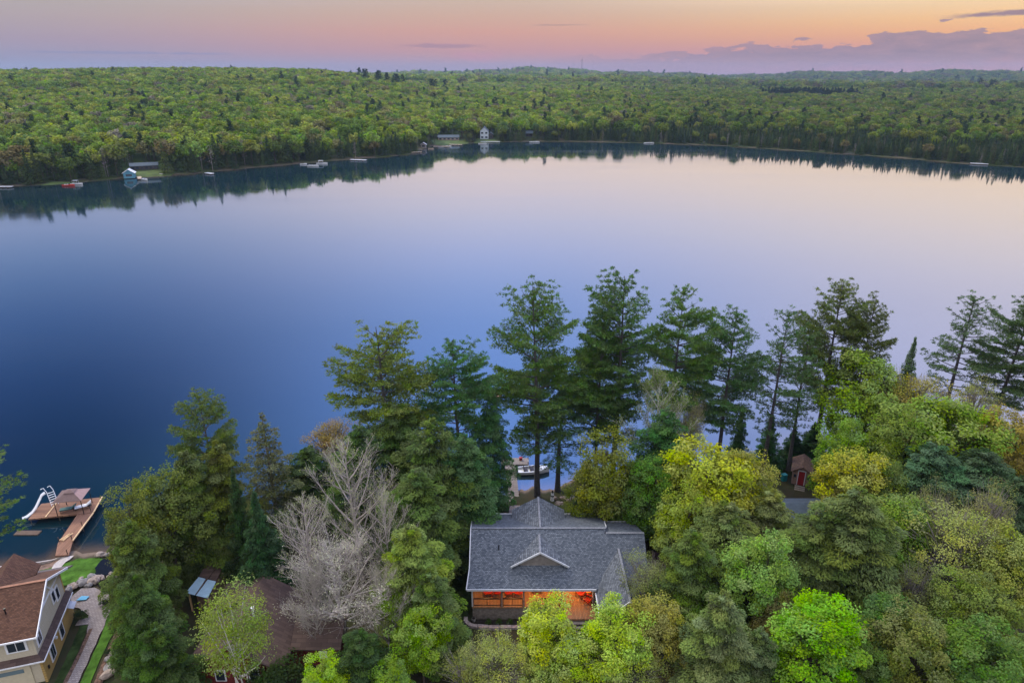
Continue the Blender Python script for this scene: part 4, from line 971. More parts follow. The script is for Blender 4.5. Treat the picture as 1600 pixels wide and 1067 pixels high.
gr_.build('rear_gable_roof', M_shingX, cot)
gd = MB(O)
gd.slab([(2.62, 54.5, 8.66), (-.08, 52.3, 7.03), (-.08, 51.85, 7.03), (2.62, 51.85, 8.66)], .1)
gd.slab([(2.62, 51.85, 8.66), (5.32, 51.85, 7.03), (5.32, 52.3, 7.03), (2.62, 54.5, 8.66)], .1)
gd.build('front_gable_roof', M_shingX, cot)
MB(O).slab([(.45, 52.12, 6.8), (4.79, 52.12, 6.8), (2.62, 52.12, 8.5)], .08, dn=(0, 1, 0)).build('gable_wall', M_grywall, cot)
tr = MB(O)   # pale fascia, rakes and ridge caps
tr.box(-4.17, 7.76, 50.08, 50.155, 5.68, 5.875)
def bar(a, b, w=.09, h=.16, mb=tr):
    a, b = Vector(a), Vector(b); d = (b - a).normalized(); sd_ = d.cross(Vector((0, 0, 1))).normalized() * w / 2; up = sd_.cross(d).normalized() * h / 2
    P = [a - sd_ - up, a + sd_ - up, a + sd_ + up, a - sd_ + up]; Q = [p + (b - a) for p in P]
    mb.add(P + Q, [(3, 2, 1, 0), (4, 5, 6, 7), (0, 1, 5, 4), (1, 2, 6, 5), (2, 3, 7, 6), (3, 0, 4, 7)])
bar((-.1, 51.81, 6.98), (2.62, 51.81, 8.62)); bar((5.34, 51.81, 6.98), (2.62, 51.81, 8.62))
bar((-4.2, 50.1, 5.82), (-4.0, 51.9, 6.73)); bar((-4.0, 51.9, 6.73), (-4.0, 55, 8.94)); bar((-4.0, 55, 8.94), (-4.14, 60.7, 6.5)); bar((-4.1, 60.75, 6.5), (0, 60.75, 6.5)); bar((5.4, 60.75, 6.5), (9.5, 60.75, 6.5)); bar((9.53, 60.7, 6.5), (9.2, 55.6, 8.7))
bar((7.7, 46.4, 5.45), (7.7, 50.1, 5.45)); bar((9.1, 58.24, 7.35), (12.3, 58.24, 7.35)); bar((7.72, 46.38, 5.45), (10.15, 46.38, 7.8)); bar((12.6, 46.38, 5.45), (10.15, 46.38, 7.8))
tr.build('fascia', M_trimd, cot)
cp = MB(O)
for a, b in (((-3.95, 55, 9.03), (9.1, 55, 9.03)), ((2.73, 55, 9.06), (2.73, 60.2, 9.06)), ((2.62, 51.9, 8.69), (2.62, 54.5, 8.69)), ((10.15, 46.4, 7.87), (10.15, 53.4, 7.87)), ((9.05, 54.6, 8.76), (12.75, 54.6, 8.76))): bar(a, b, .2, .03, cp)
cp.build('ridge_caps', mat('ridge_cap', (.14, .15, .18), .9, var=.3, scale=9), cot)
MB(O).tube([(-1.25, 53.3, 7.8), (-1.25, 53.3, 8.25)], .06, 8).tube([(-1.25, 53.3, 8.25), (-1.25, 53.3, 8.32)], .09, 8).build('vent_pipe', M_black, cot)
wl = MB(O)
wl.box(-3.7, 9.0, 53.1, 60.3, 1.7, 6.3); wl.box(9.0, 12.4, 51.6, 57.9, 1.7, 6.4)
for x in (-3.7, 12.3): wl.slab([(x, 53.1 if x < 0 else 51.6, 6.3), (x, 60.3 if x < 0 else 57.9, 6.3 if x < 0 else 6.9), (x, 55 if x < 0 else 54.6, 8.8 if x < 0 else 8.5)], .1, dn=(1, 0, 0))
wl.box(8.0, 12.2, 46.8, 51.6, 1.7, 5.4); wl.slab([(8.0, 46.8, 5.4), (12.2, 46.8, 5.4), (10.15, 46.8, 7.5)], .1, dn=(0, 1, 0)); wl.slab([(0.2, 60.05, 6.4), (5.2, 60.05, 6.4), (5.2, 60.05, 7.3), (2.73, 60.05, 8.8), (0.2, 60.05, 7.3)], .1, dn=(0, -1, 0))
wl.build('wall', M_grywall, cot)
dk = MB(O); dk.box(-3.75, 4.62, 50.42, 53.1, 3.4, 3.55); dk.box(4.62, 7.75, 48.9, 53.1, 3.4, 3.55)
deck = dk.build('porch_floor', M_porch, cot)
MB(O).box(-3.7, 4.6, 50.5, 50.62, 1.7, 3.38).box(4.7, 7.7, 48.98, 49.1, 1.7, 3.38).build('porch_skirt', M_post, cot)
st = MB(O)
for i in range(5): st.box(5.0, 7.4, 48.6 - .3 * i, 48.9 - .3 * i, 3.2 - .25 * i, 3.26 - .25 * i)
st.box(4.95, 5.0, 47.4, 48.9, 2.0, 3.2).box(7.4, 7.45, 47.4, 48.9, 2.0, 3.2)
st.build('porch_steps', M_greyd_, cot)
MB(O).box(-3.7, 7.7, 50.3, 53.05, 5.5, 5.56).build('porch_ceiling', M_orange, cot)
for x in (-3.7, -.95, 1.1, 4.62, 7.62): MB(O).box(x - .07, x + .07, 50.44, 50.58, 3.56, 5.5).build('porch_post', M_trimd if x < -3 else M_post, cot)
for x0, x1 in ((-3.6, -1.05), (-.85, 1.0), (2.45, 4.5)):
    r_ = MB(O).box(x0, x1, 50.45, 50.55, 4.42, 4.5).box(x0, x1, 50.47, 50.53, 3.68, 3.74)
    nb = 3 if x0 < 0 else 2
    r_.box(x0, x0 + .05, 50.47, 50.53, 3.56, 4.42).box(x1 - .05, x1, 50.47, 50.53, 3.56, 4.42).box((x0 + x1) / 2 - .025, (x0 + x1) / 2 + .025, 50.47, 50.53, 3.74, 4.42)
    r_.build('railing', M_black, cot)
MB(O).box(4.66, 4.72, 49.0, 50.4, 4.42, 4.5).box(4.66, 4.72, 49.0, 49.08, 3.56, 4.42).build('railing', M_black, cot)
dr = MB(O).box(1.55, 2.45, 53.0, 53.095, 3.56, 5.45).build('door', M_orange, cot); MB(O).box(1.65, 1.72, 52.94, 52.995, 4.5, 4.62).build('handle', M_black, dr)
for x in (-2.6, .0, 3.4, 5.8):
    wn = MB(O).box(x - .55, x + .55, 53.03, 53.097, 4.1, 5.3).build('window', M_white, cot); MB(O).box(x - .48, x + .48, 53.0, 53.028, 4.17, 5.23).build('pane', M_warm if x == 5.8 else M_glass, wn)
for k, x in enumerate((-2.5, .1, 2.2, 4.2, 6.6)):
    MB(O).tube([(x, 51.9, 5.5), (x, 51.9, 5.42)], .12, 10).build('ceiling_lamp', M_warm, cot)
    l = D.lights.new('porch_lamp', 'POINT'); l.energy = (60, 60, 110, 75, 90)[k]; l.color = (1.0, .56, .17); l.shadow_soft_size = .12
    lo = D.objects.new('porch_lamp', l); COL.objects.link(lo); lo.parent = cot; lo.location = Vector((x, 51.9, 5.3)) - Vector(O)
    if False: pass
MB(O).tube([(7.55, 50.7, 3.9), (7.55, 50.7, 5.4)], .05, 8).build('downpipe', M_white, cot)
# planting bed and curved block wall before the porch
patch('flower_bed', [(-3.9, 50.35), (1.2, 50.35), (1.3, 49.6), (-3.2, 49.5), (-4.2, 49.9)], .06, M_mulch2, kind='structure')
gw = empty('garden_wall', (-3, 49.5, gz(-3, 49.5)), 0, 'low curved wall of pinkish grey blocks below the porch', 'retaining wall')
wp = [(-4.35, 50.5), (-4.35, 49.95), (-3.9, 49.5), (-3.2, 49.35), (-2.2, 49.25), (-1.1, 49.25), (0, 49.25), (1.1, 49.3)]
for i in range(len(wp) - 1):
    a, b = Vector(wp[i] + (0,)), Vector(wp[i + 1] + (0,)); L = (b - a).length; M = Matrix.Translation(((a + b) / 2)) @ Matrix.Rotation(math.atan2(b.y - a.y, b.x - a.x), 4, 'Z')
    q = MB(gw.location); q.box(-L / 2 + .015, L / 2 - .015, -.18, .18, 1.6, 2.35 + .02 * (i % 2), M=M); q.build('block', M_block, gw)
for x in (-2.2, -1.2, -.2): 
    s_ = PROTO['shrub'][0]; t = empty('fern', (x, 49.9, gz(x, 49.9)), 0, 'small green plant in the bed under the porch railing', 'plant', 'bed plants under the porch'); c_ = link('leaves', s_[0], t); c_.scale = (.25, .25, .25); c_.color = (.05, .09, .02, 1)

# adirondack chairs
def chair():
    t = empty('porch_chair')
    MB().slab([(-.28, -.3, .36), (.28, -.3, .36), (.25, .22, .27), (-.25, .22, .27)], .03).build('seat', M_red, t)
    b = MB()
    for i in range(5): x = -.24 + i * .12; b.slab([(x - .052, .2, .27), (x + .052, .2, .27), (x * 1.12 + .052, .48, .98 - abs(i - 2) * .05), (x * 1.12 - .052, .48, .98 - abs(i - 2) * .05)], .025, dn=(0, .9, -.3))
    b.build('backrest', M_red, t)
    for s in (-1, 1):
        MB().box(s * .36 - .06, s * .36 + .06, -.4, .3, .55, .575).build('armrest', M_red, t)
        MB().box(s * .33 - .02, s * .33 + .02, -.34, -.25, 0, .55).build('leg', M_red, t)
        MB().slab([(s * .31 - .015, -.25, .34), (s * .31 + .015, -.25, .34), (s * .31 + .015, .55, .06), (s * .31 - .015, .55, .06)], .09).build('leg', M_red, t)
    return t
c0_ = chair(); first = True
for x, y, rz_, lab in ((-2.3, 52.0, .12, 'bright red slatted porch chair, leftmost of the row'), (-1.45, 52.0, -.12, 'bright red slatted porch chair, second from the left'), (-.3, 52.0, .12, 'bright red slatted porch chair, third from the left'),
                       (.62, 52.0, -.12, 'bright red slatted porch chair nearest the lit door'), (6.55, 51.9, -.75, 'red porch chair turned sideways left of the small round table'), (7.2, 51.0, -2.1, 'darker red porch chair in the right porch corner')):
    loc = (x, y, 3.555)
    if first: o = c0_; o.location = loc; o.rotation_euler = (0, 0, rz_); o['label'] = lab; o['category'] = 'chair'; first = False
    else: o = copy_tree(c0_, loc=loc, rz=rz_, label=lab)
    o['group'] = 'red porch chairs'
t = empty('round_table', (7.25, 51.95, 3.555), 0, 'small round orange wooden table in the right porch corner', 'table')
MB().tube([(0, 0, .5), (0, 0, .54)], .3, 18).build('tabletop', M_orange, t); MB().tube([(0, 0, 0), (0, 0, .5)], .05, 8).box(-.2, .2, -.03, .03, 0, .04).box(-.03, .03, -.2, .2, .002, .043).build('pedestal', M_wood, t)
t = empty('porch_table', (2.35, 52.3, 3.555), 0, 'low dark table on the brightly lit floor before the door', 'table')
MB().box(-.4, .4, -.25, .25, .38, .43).build('tabletop', M_wood, t)
for sx_ in (-.35, .35):
    for sy_ in (-.2, .2): MB().box(sx_ - .025, sx_ + .025, sy_ - .025, sy_ + .025, 0, .38).build('leg', M_wood, t)
for x, y, r_ in ((-3.6, 50.1, .17),):
    t = empty('flower_pot', (x, y, gz(x, y) + .05), 0, 'grey round pot at the left end of the planting bed', 'pot'); MB().tube([(0, 0, 0), (0, 0, .2), (0, 0, .38)], [.12, .2, .18], 12).build('pot', M_stone2, t); MB().tube([(0, 0, .382), (0, 0, .4)], .15, 12).build('soil', M_mulch2, t)

# ------------------------------------------------------------------ yellow house, bottom left
HA = R_(17.1); yh = empty('yellow_house', (-39.85, 44.0, 1.3), HA, 'two-storey yellow and cream house with brown shingled roof and white trim', 'house')
def H(name, mb, m, par=yh): return mb.build(name, m, par)
H('wall', MB().slab([(-.02, 0, 0), (-.02, 8.2, 0), (-.02, 8.2, 2.6), (-.02, 0, 2.6)], .2, dn=(-1, 0, 0)), M_clap)
H('wall', MB().box(-14, -.23, .15, .35, 0, 2.6), M_cream); H('wall', MB().box(-14, -.23, 8.0, 8.2, 0, 5.4), M_clap)
H('upper_wall', MB().slab([(-.25, .25, 2.75), (-.25, 8.1, 2.75), (-.25, 8.1, 5.4), (-.25, 4.1, 7.35), (-.25, .25, 5.4)], .2, dn=(-1, 0, 0)).box(-14, -.46, .25, .45, 2.75, 5.4), M_cream)
sk = MB(); sk.slab([(.28, -.28, 2.6), (.28, 8.3, 2.6), (-.22, 8.3, 2.98), (-.22, .22, 2.98)], .1).slab([(-14, -.28, 2.6), (.28, -.28, 2.6), (-.22, .22, 2.98), (-14, .22, 2.98)], .1)
H('skirt_roof', sk, M_brnd)
rb_ = MB(); rb_.slab([(.3, -.35, 5.25), (.3, 4.1, 7.5), (-14, 4.1, 7.5), (-14, -.35, 5.25)], .14, dn=(0, 0, -1)).slab([(.3, 4.1, 7.5), (.3, 8.55, 5.25), (-14, 8.55, 5.25), (-14, 4.1, 7.5)], .14)
ro = H('roof', rb_, M_brn)
H('vent_pipe', MB().tube([(-2.3, 1.9, 6.3), (-2.3, 1.9, 6.85)], .06, 8).tube([(-2.3, 1.9, 6.85), (-2.3, 1.9, 6.95)], .1, 8), M_black, ro)
H('ridge_caps', MB().box(-14, .3, 3.97, 4.23, 7.5, 7.53), mat('brown_cap', (.24, .12, .075), .85, var=.2), ro)
# lakeside gables on the back slope
for x, w_ in ((-3.6, 1.8), (-8.4, 1.8)):
    g_ = MB(); g_.slab([(x, 3.9, 7.56), (x, 8.9, 7.56), (x - w_, 8.9, 5.9), (x - w_, 7.4, 5.9)], .12).slab([(x, 8.9, 7.56), (x, 3.9, 7.56), (x + w_, 7.4, 5.9), (x + w_, 8.9, 5.9)], .12); H('cross_gable', g_, M_brn)
H('lower_roof', MB().slab([(.2, 8.6, 5.1), (.2, 10.2, 4.3), (-14, 10.2, 4.3), (-14, 8.6, 5.1)], .12), mat('grey_flat_roofing', (.10, .085, .085), .9))
tw = MB()
tw.box(.29, .36, -.4, .02, 5.06, 5.3)
def hb(a, b, w=.07, h=.2): bar(a, b, w, h, tw)
hb((.33, -.37, 5.2), (.33, 4.1, 7.45)); hb((.33, 8.57, 5.2), (.33, 4.1, 7.45)); hb((-14, -.39, 5.17), (.33, -.39, 5.17), .07, .14)
hb((-.23, .2, 5.32), (-.23, 8.1, 5.32), .08, .18); hb((0.0, 0.06, 0), (0.0, .06, 2.5), .14, .14); hb((-.22, .24, 2.95), (-.22, .24, 5.3), .14, .14); hb((-.22, 8.08, 2.95), (-.22, 8.08, 5.3), .14, .14); hb((.3, -.31, 2.56), (.3, 8.3, 2.56), .05, .12); hb((-14, -.31, 2.56), (.3, -.31, 2.56), .05, .12)
hb((-.01, 8.14, 0), (-.01, 8.14, 2.5), .14, .14)
hb((-.2, 5.6, 5.35), (-.2, 4.1, 7.2), .06, .14); 
H('trim', tw, M_white)
def win(x, y, z, w_, h_, face, par=yh, panes=2):    # face 'E' on the gable side, 'S' on the long side
    f = MB()
    if face == 'E': f.box(x, x + .07, y - w_ / 2 - .14, y + w_ / 2 + .14, z - .14, z + h_ + .14)
    else: f.box(x - w_ / 2 - .14, x + w_ / 2 + .14, y - .07, y, z - .14, z + h_ + .14)
    fo = H('window', f, M_white, par)
    for k in range(panes):
        p = MB(); a = -w_ / 2 + k * w_ / panes + .03; b = a + w_ / panes - .06
        if face == 'E': p.box(x + .072, x + .085, y + a, y + b, z, z + h_)
        else: p.box(x + a, x + b, y - .085, y - .072, z, z + h_)
        H('pane', p, M_glass, fo)
win(-.24, 1.15, 3.45, .8, 1.3, 'E'); win(-.24, 5.6, 4.0, .55, 1.0, 'E', panes=1); win(-.24, 6.5, 3.6, .55, 1.1, 'E', panes=1)
win(-.01, 2.1, .75, .85, 1.25, 'E'); win(-.01, 4.7, .75, .75, 1.2, 'E', panes=1)
win(-1.55, .24, 3.75, 1.3, .95, 'S'); win(-4.0, .24, 3.75, .85, .8, 'S')
gd_ = H('garage_door', MB().box(-4.6, -1.0, .06, .14, .02, 2.2), mat('cream_garage_door', (.5, .45, .33), .6, var=.05)); H('pane', MB().box(-4.2, -1.5, .03, .055, 1.5, 1.9), M_glassb, gd_)
H('wall_lamp', MB().box(0, .15, 3.2, 3.4, 1.7, 1.9), M_white); H('meter_box', MB().box(0, .12, .6, .75, .9, 1.2), M_black)
H('door_awning', MB().slab([(0, 6.9, 2.0), (.55, 6.9, 1.75), (.55, 7.9, 1.75), (0, 7.9, 2.0)], .05), M_trimd)

# garden at the yellow house
strip_mesh('beach', [(-64, 57.5, 3), (-57, 58.6, 3), (-53.5, 59.2, 2.8), (-50.6, 60.1, 2.6), (-48.8, 60.8, 1.6)], 2.4, .05, M_sand, kind='structure')
patch('lawn', [(-47.6, 57.6), (-49.0, 59.6), (-47.3, 60.9), (-45.2, 61.0), (-43.9, 60.0), (-43.9, 58.2), (-43.6, 57.0), (-44.8, 55.9), (-46.4, 56.2)], .12, M_lawn, kind='structure')
patch('lawn', [(-58, 56.5), (-57.5, 58.4), (-53.5, 58.7), (-51.6, 58.0), (-51.3, 56.6), (-53, 55)], .12, M_lawn, kind='structure')
patch('lawn', [(-51.0, 58.6), (-50.6, 59.4), (-49.6, 59.8), (-49.2, 59.0)], .12, M_lawn, kind='structure')
strip_mesh('lawn', [(-36.0, 41.0, .9), (-36.9, 45.5, .9), (-37.5, 49, 1.0), (-38.3, 51.8, 1.7), (-39.4, 53.9, 1.9)], 1.0, .10, M_lawn, kind='structure')
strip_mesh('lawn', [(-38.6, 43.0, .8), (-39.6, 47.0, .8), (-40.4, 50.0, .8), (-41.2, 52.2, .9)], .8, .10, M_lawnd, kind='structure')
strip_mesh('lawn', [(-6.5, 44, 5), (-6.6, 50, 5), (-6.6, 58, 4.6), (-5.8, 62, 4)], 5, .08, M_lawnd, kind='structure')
strip_mesh('path', [(-37.3, 41.5, 1.15), (-38.2, 46, 1.15), (-38.9, 49.4, 1.3), (-39.9, 52.0, 1.9), (-41.3, 53.5, 2.6), (-42.9, 54.2, 2.6), (-44, 54.5, 2)], 1.2, .16, M_pave, kind='structure')
strip_mesh('path', [(-39.6, 50.9, .9), (-41.4, 50.7, .8)], .9, .155, M_pave, kind='structure')
strip_mesh('garden_bed', [(-34.9, 41, .8), (-35.6, 45, .8), (-36.2, 48, .8), (-36.7, 51, .8), (-37.3, 53, .8)], .8, .11, M_mulch, kind='structure')
strip_mesh('garden_bed', [(-37.9, 42.0, .35), (-38.9, 47, .35), (-39.5, 49.8, .35)], .35, .165, M_mulch, kind='structure')
strip_mesh('boat_ramp', [(-48.95, 61.5, 1.4), (-49.1, 60.2, 1.3), (-48.9, 58.9, .9)], 1.4, .17, M_conc, kind='structure')
patch('pond', [(-43.5, 57.5), (-44.1, 58.6), (-44.2, 59.8), (-43.4, 60.7), (-42.5, 60.8), (-42.2, 59.6), (-41.6, 58.4), (-42.3, 57.4)], 0, M_pond, flat=1.32, kind='structure')
cb = MB((-53, 59.9, .2))
CP = [(-62, 59.2), (-57.5, 59.6), (-54.4, 60.1), (-52.0, 60.6), (-50.6, 61.0), (-49.7, 61.5)]
for a, b in zip(CP[:-1], CP[1:]): bar((a[0], a[1], .16), (b[0], b[1], .16), .16, .35, cb)
cb.build('beach_edging', M_conc, label='thin pale edging curving along the beach left of the dock', cat='edging')
# boulders
def rock(seed, m):
    g = np.random.default_rng(seed); bm = bmesh.new(); bmesh.ops.create_icosphere(bm, subdivisions=2, radius=.5)
    pl = [unit(g.normal(size=3)) for _ in range(9)]; of = g.uniform(.28, .45, 9)
    for v in bm.verts:
        p = np.array(v.co) * g.uniform(.96, 1.04)
        for q, d in zip(pl, of):
            k = p @ q - d
            if k > 0: p = p - q * k * .85
        v.co = p
    me = D.meshes.new('boulder'); bm.to_mesh(me); bm.free(); me.materials.append(m); return me
RK = [rock(i, M_stone if i % 3 else M_stone2) for i in range(9)]
g = np.random.default_rng(21)
def boulders(pts, n, s0, s1, lab, grp, sp=.35, zz=0):
    for k in range(n):
        t = g.random() * (len(pts) - 1); i = int(t); f = t - i; x = pts[i][0] * (1 - f) + pts[i + 1][0] * f + g.normal() * sp; y = pts[i][1] * (1 - f) + pts[i + 1][1] * f + g.normal() * sp
        s = g.uniform(s0, s1); o = link('boulder', RK[g.integers(0, 9)]); o.location = (x, y, max(gz(x, y), 0) + s * .18 + zz); o.scale = (s * g.uniform(.9, 1.5), s, s * .75); o.rotation_euler = (0, 0, g.random() * 6); tag(o, lab, 'boulder', grp)
boulders([(-44.9, 55.3), (-43.9, 56.6), (-42.6, 56.9), (-41.2, 57.2), (-40.6, 58.6)], 46, .35, .95, 'pale boulder in the rockwork between pond and garden path', 'boulders of the rockwork below the pond', .5, .15)
boulders([(-41.2, 58), (-41.3, 60.4), (-42.5, 61.6), (-44.2, 61.2), (-45.5, 61.6)], 24, .4, 1.0, 'boulder on the far rim of the pond', 'boulders round the far rim of the pond', .3, .1)
boulders([(-34.6, 42), (-35.2, 46), (-35.6, 49), (-36.2, 52), (-37.3, 54.2)], 34, .5, 1.15, 'boulder of the rough stone bank right of the garden path', 'boulders of the stone bank', .3, .1)
boulders([(-3, 66.2), (-.5, 67.5), (2.0, 68.6), (5, 70.5), (8.5, 72.2), (12, 73.5)], 46, .3, .9, 'shore rock behind the cottage near the dock', 'shore rocks behind the cottage', .5)
boulders([(-29.5, 66.3), (-27.4, 67.6), (-25.6, 68.2)], 8, .8, 1.5, 'pale flat rock at the water left of the bare trees', 'flat rocks at the water', .5, .2)
boulders([(26, 75.5), (31, 76.6), (37, 79.5)], 10, .4, .9, 'shore rock under the pines right of the cottage', 'shore rocks under the right pines', .5)
t = empty('fire_pit', (-41.1, 55.35, gz(-41.1, 55.35) + .1), 0, 'round black fire pit among the boulders', 'fire pit')
MB().tube([(0, 0, 0), (0, 0, .55), (0, 0, .6)], [.5, .62, .66], 18, cap=False).tube([(0, 0, .6), (0, 0, .1)], [.6, .45], 18, cap=False).build('bowl', M_black, t); MB().tube([(0, 0, .12), (0, 0, .14)], .46, 16).build('ash', M_mulch2, t)
MB((-42.6, 53.75, gz(-42.6, 53.75) + .18)).slab([(-43.1, 53.5, 1.5), (-42.2, 53.6, 1.5), (-42.1, 54.05, 1.52), (-42.9, 54.1, 1.5)], .06).build('towel', M_bluet, label='light blue cloth lying on the paving beside the house corner', cat='cloth', loc=(-42.6, 53.75, gz(-42.6, 53.75) + .42 - .18))
s_ = PROTO['shrub'][0]
for x, y, s1 in ((-41.3, 51.2, .5), (-39.9, 52.9, .35), (-35.6, 50.4, .4), (-36.3, 53.3, .45), (-35.9, 46.5, .35)):
    t = empty('shrub', (x, y, gz(x, y)), g.random() * 6, 'small dark shrub beside the paved garden path', 'shrub', 'shrubs by the garden path'); c_ = link('leaves', s_[0], t); c_.scale = (s1,) * 3; c_.color = (.03, .05, .02, 1); link('stem', s_[1], t).scale = (s1,) * 3

# ------------------------------------------------------------------ wooden dock with canopy
dx0 = empty('boat_dock', (-50, 62, 0), 0, 'L-shaped red-brown wooden dock running out from the beach', 'dock')
Od = (-50, 62, 0)
P1 = MB(Od).slab([(-50.15, 61.2, .75), (-48.75, 61.35, .75), (-49.75, 63.7, .75), (-51.2, 63.35, .75)], .14)
P1.slab([(-51.2, 63.35, .75), (-49.75, 63.7, .75), (-50.45, 69.05, .75), (-52.2, 68.72, .75)], .14)
P1.build('walkway', M_deckY, dx0)
P2 = MB(Od).slab([(-57.45, 67.75, .78), (-50.6, 69.05, .78), (-51.2, 72.3, .78), (-57.9, 70.9, .78)], .16); P2.build('platform', M_deck, dx0)
e_ = MB(Od); bar((-50.42, 69.1, .84), (-51.15, 72.3, .84), .12, .12, e_); bar((-49.72, 63.7, .82), (-50.4, 69.0, .82), .12, .12, e_); bar((-55.6, 68.1, .83), (-56.1, 71.2, .83), .12, .08, e_); e_.build('edge_board', M_lum, dx0)
for x, y in ((-57.3, 67.9), (-54.3, 68.5), (-50.8, 69.2), (-51.4, 72), (-57.7, 70.7), (-50.3, 66.5), (-52.2, 66), (-50.0, 64), (-51.2, 63.6), (-49.0, 61.5)):
    MB(Od).tube([(x, y, -1.5), (x, y, 1.35 if x > -51.3 else .6)], .05, 7).build('pile', M_wood, dx0)
for k, (a, b) in enumerate((((-51.25, 63.7, .86), (-50.75, 64.9, .86)), ((-51.0, 63.7, .86), (-50.45, 65.0, .86)), ((-50.75, 63.6, .86), (-50.6, 64.6, .86)))):
    q = MB(Vector(a)); bar(a, b, .09, .08, q); q.build('plank', M_lum, label='pale new plank lying on the dock walkway', cat='plank', group='loose planks on the dock')
gz_ = empty('gazebo', (-53.0, 69.7, .78), R_(9), 'brown canvas canopy on four thin posts at the dock platform', 'gazebo')
for sx_ in (-1.45, 1.45):
    for sy_ in (-1.2, 1.2): MB().tube([(sx_, sy_, 0), (sx_, sy_, 2.03)], .045, 6).build('post', M_black, gz_)
cn = MB(); C4 = [(-1.6, -1.35, 2.0), (1.6, -1.35, 2.0), (1.6, 1.35, 2.0), (-1.6, 1.35, 2.0)]; T4_ = [(-.5, -.4, 2.6), (.5, -.4, 2.6), (.5, .4, 2.6), (-.5, .4, 2.6)]
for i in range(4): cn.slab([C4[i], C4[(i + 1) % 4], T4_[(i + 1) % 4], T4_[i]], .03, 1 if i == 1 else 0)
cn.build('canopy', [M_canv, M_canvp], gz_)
cv_ = MB(); C4 = [(-.6, -.5, 2.63), (.6, -.5, 2.63), (.6, .5, 2.63), (-.6, .5, 2.63)]
for i in range(4): cv_.slab([C4[i], C4[(i + 1) % 4], (0, 0, 2.85)], .02)
cv_.build('vent', M_canv, gz_)
def lounger(x, y, rz_, lab, m2):
    t = empty('dock_lounger', (x, y, .79), rz_, lab, 'lounger', 'loungers under the canopy')
    MB().box(-.32, .32, -.9, .9, .28, .33).build('frame', M_black, t); MB().slab([(-.3, -.88, .42), (.3, -.88, .42), (.3, .35, .42), (-.3, .35, .42)], .08).slab([(-.3, .35, .42), (.3, .35, .42), (.3, .9, .8), (-.3, .9, .8)], .08).build('cushion', m2, t)
    for sx_ in (-.28, .28):
        for sy_ in (-.8, .6): MB().box(sx_ - .02, sx_ + .02, sy_ - .02, sy_ + .02, 0, .28).build('leg', M_black, t)
lounger(-53.6, 69.4, R_(-70), 'dark teal cushioned lounger under the brown canopy', M_teal); lounger(-52.1, 69.9, R_(-60), 'white cushioned seat at the right under the canopy', M_slide)
sl_ = empty('water_slide', (-57.2, 70.2, .78), 0, 'curved white water slide with ladder at the end of the dock', 'slide'); Os = (-57.2, 70.2, .78)
ch = MB(Os); pts = [(-56.9, 70.7, 2.45), (-57.15, 70.35, 2.3), (-57.4, 69.9, 1.65), (-57.6, 69.45, 1.1), (-57.8, 69.0, .75), (-58.2, 68.5, .5), (-58.5, 68.2, .48)]
ch.ribbon(pts, .36, .05)
for s_2 in (-1, 1): ch.ribbon([(p[0] + s_2 * .14, p[1] - s_2 * .14, p[2] + .12) for p in pts], .05, .12)
ch.build('chute', M_slide, sl_)
for s_2 in (-.25, .25):
    MB(Os).tube([(-56.9 + s_2, 70.7 + s_2, 3.1), (-56.7 + s_2, 70.95 + s_2, 3.15), (-56.4 + s_2, 70.9 + s_2, 2.6), (-56.0 + s_2, 70.6 + s_2, .8)], .04, 6).build('ladder_rail', M_slide, sl_)
ld = MB(Os)
for k in range(6): z = 1.0 + k * .28; f = (z - .8) / 1.8; x, y = -56.0 - .4 * f, 70.6 + .3 * f; ld.tube([(x - .25, y - .25, z), (x + .25, y + .25, z)], .035, 6)
ld.build('rungs', M_slide, sl_)
# low raft under water level beside the platform
MB((-56.5, 66.2, .1)).box(-58.0, -55.2, 65.7, 66.5, -.05, .12).build('floating_beam', M_wood, label='dark low float in the water in front of the slide', cat='float')

# ------------------------------------------------------------------ centre dock, motorboat, swim raft
Oc = (.2, 72, 0); cdk = empty('boat_dock', Oc, 0, 'weathered grey plank dock behind the cottage leading to the motorboat', 'dock')
MB(Oc).slab([(-.35, 70.2, .62), (1.05, 70.2, .62), (.45, 80.2, .62), (-.95, 80.2, .62)], .14).slab([(-1.5, 80.2, .63), (2.3, 80.2, .63), (2.3, 81.9, .63), (-1.5, 81.9, .63)], .14).build('walkway', M_greyd_, cdk)
rl_ = MB(Oc); bar((-.5, 70.4, 1.35), (-1.0, 78.5, 1.35), .06, .08, rl_)
for k in range(5): rl_.box(-.53 - .115 * k, -.47 - .115 * k, 70.5 + 1.95 * k, 70.56 + 1.95 * k, .62, 1.35)
rl_.build('railing', M_black, cdk)
for x, y in ((-.2, 73), (.9, 73), (-.5, 77), (.6, 77), (-1.3, 81.7), (2.2, 81.7), (2.2, 80.4)): MB(Oc).tube([(x, y, -2), (x, y, .9)], .06, 7).build('pile', M_wood, cdk)
MB((1.3, 81.2, .65)).box(1.0, 1.4, 81.2, 81.5, .65, 1.0).box(.97, 1.43, 81.17, 81.53, 1.0, 1.04).build('storage_box', M_red, label='small red box at the end of the weathered dock', cat='box')
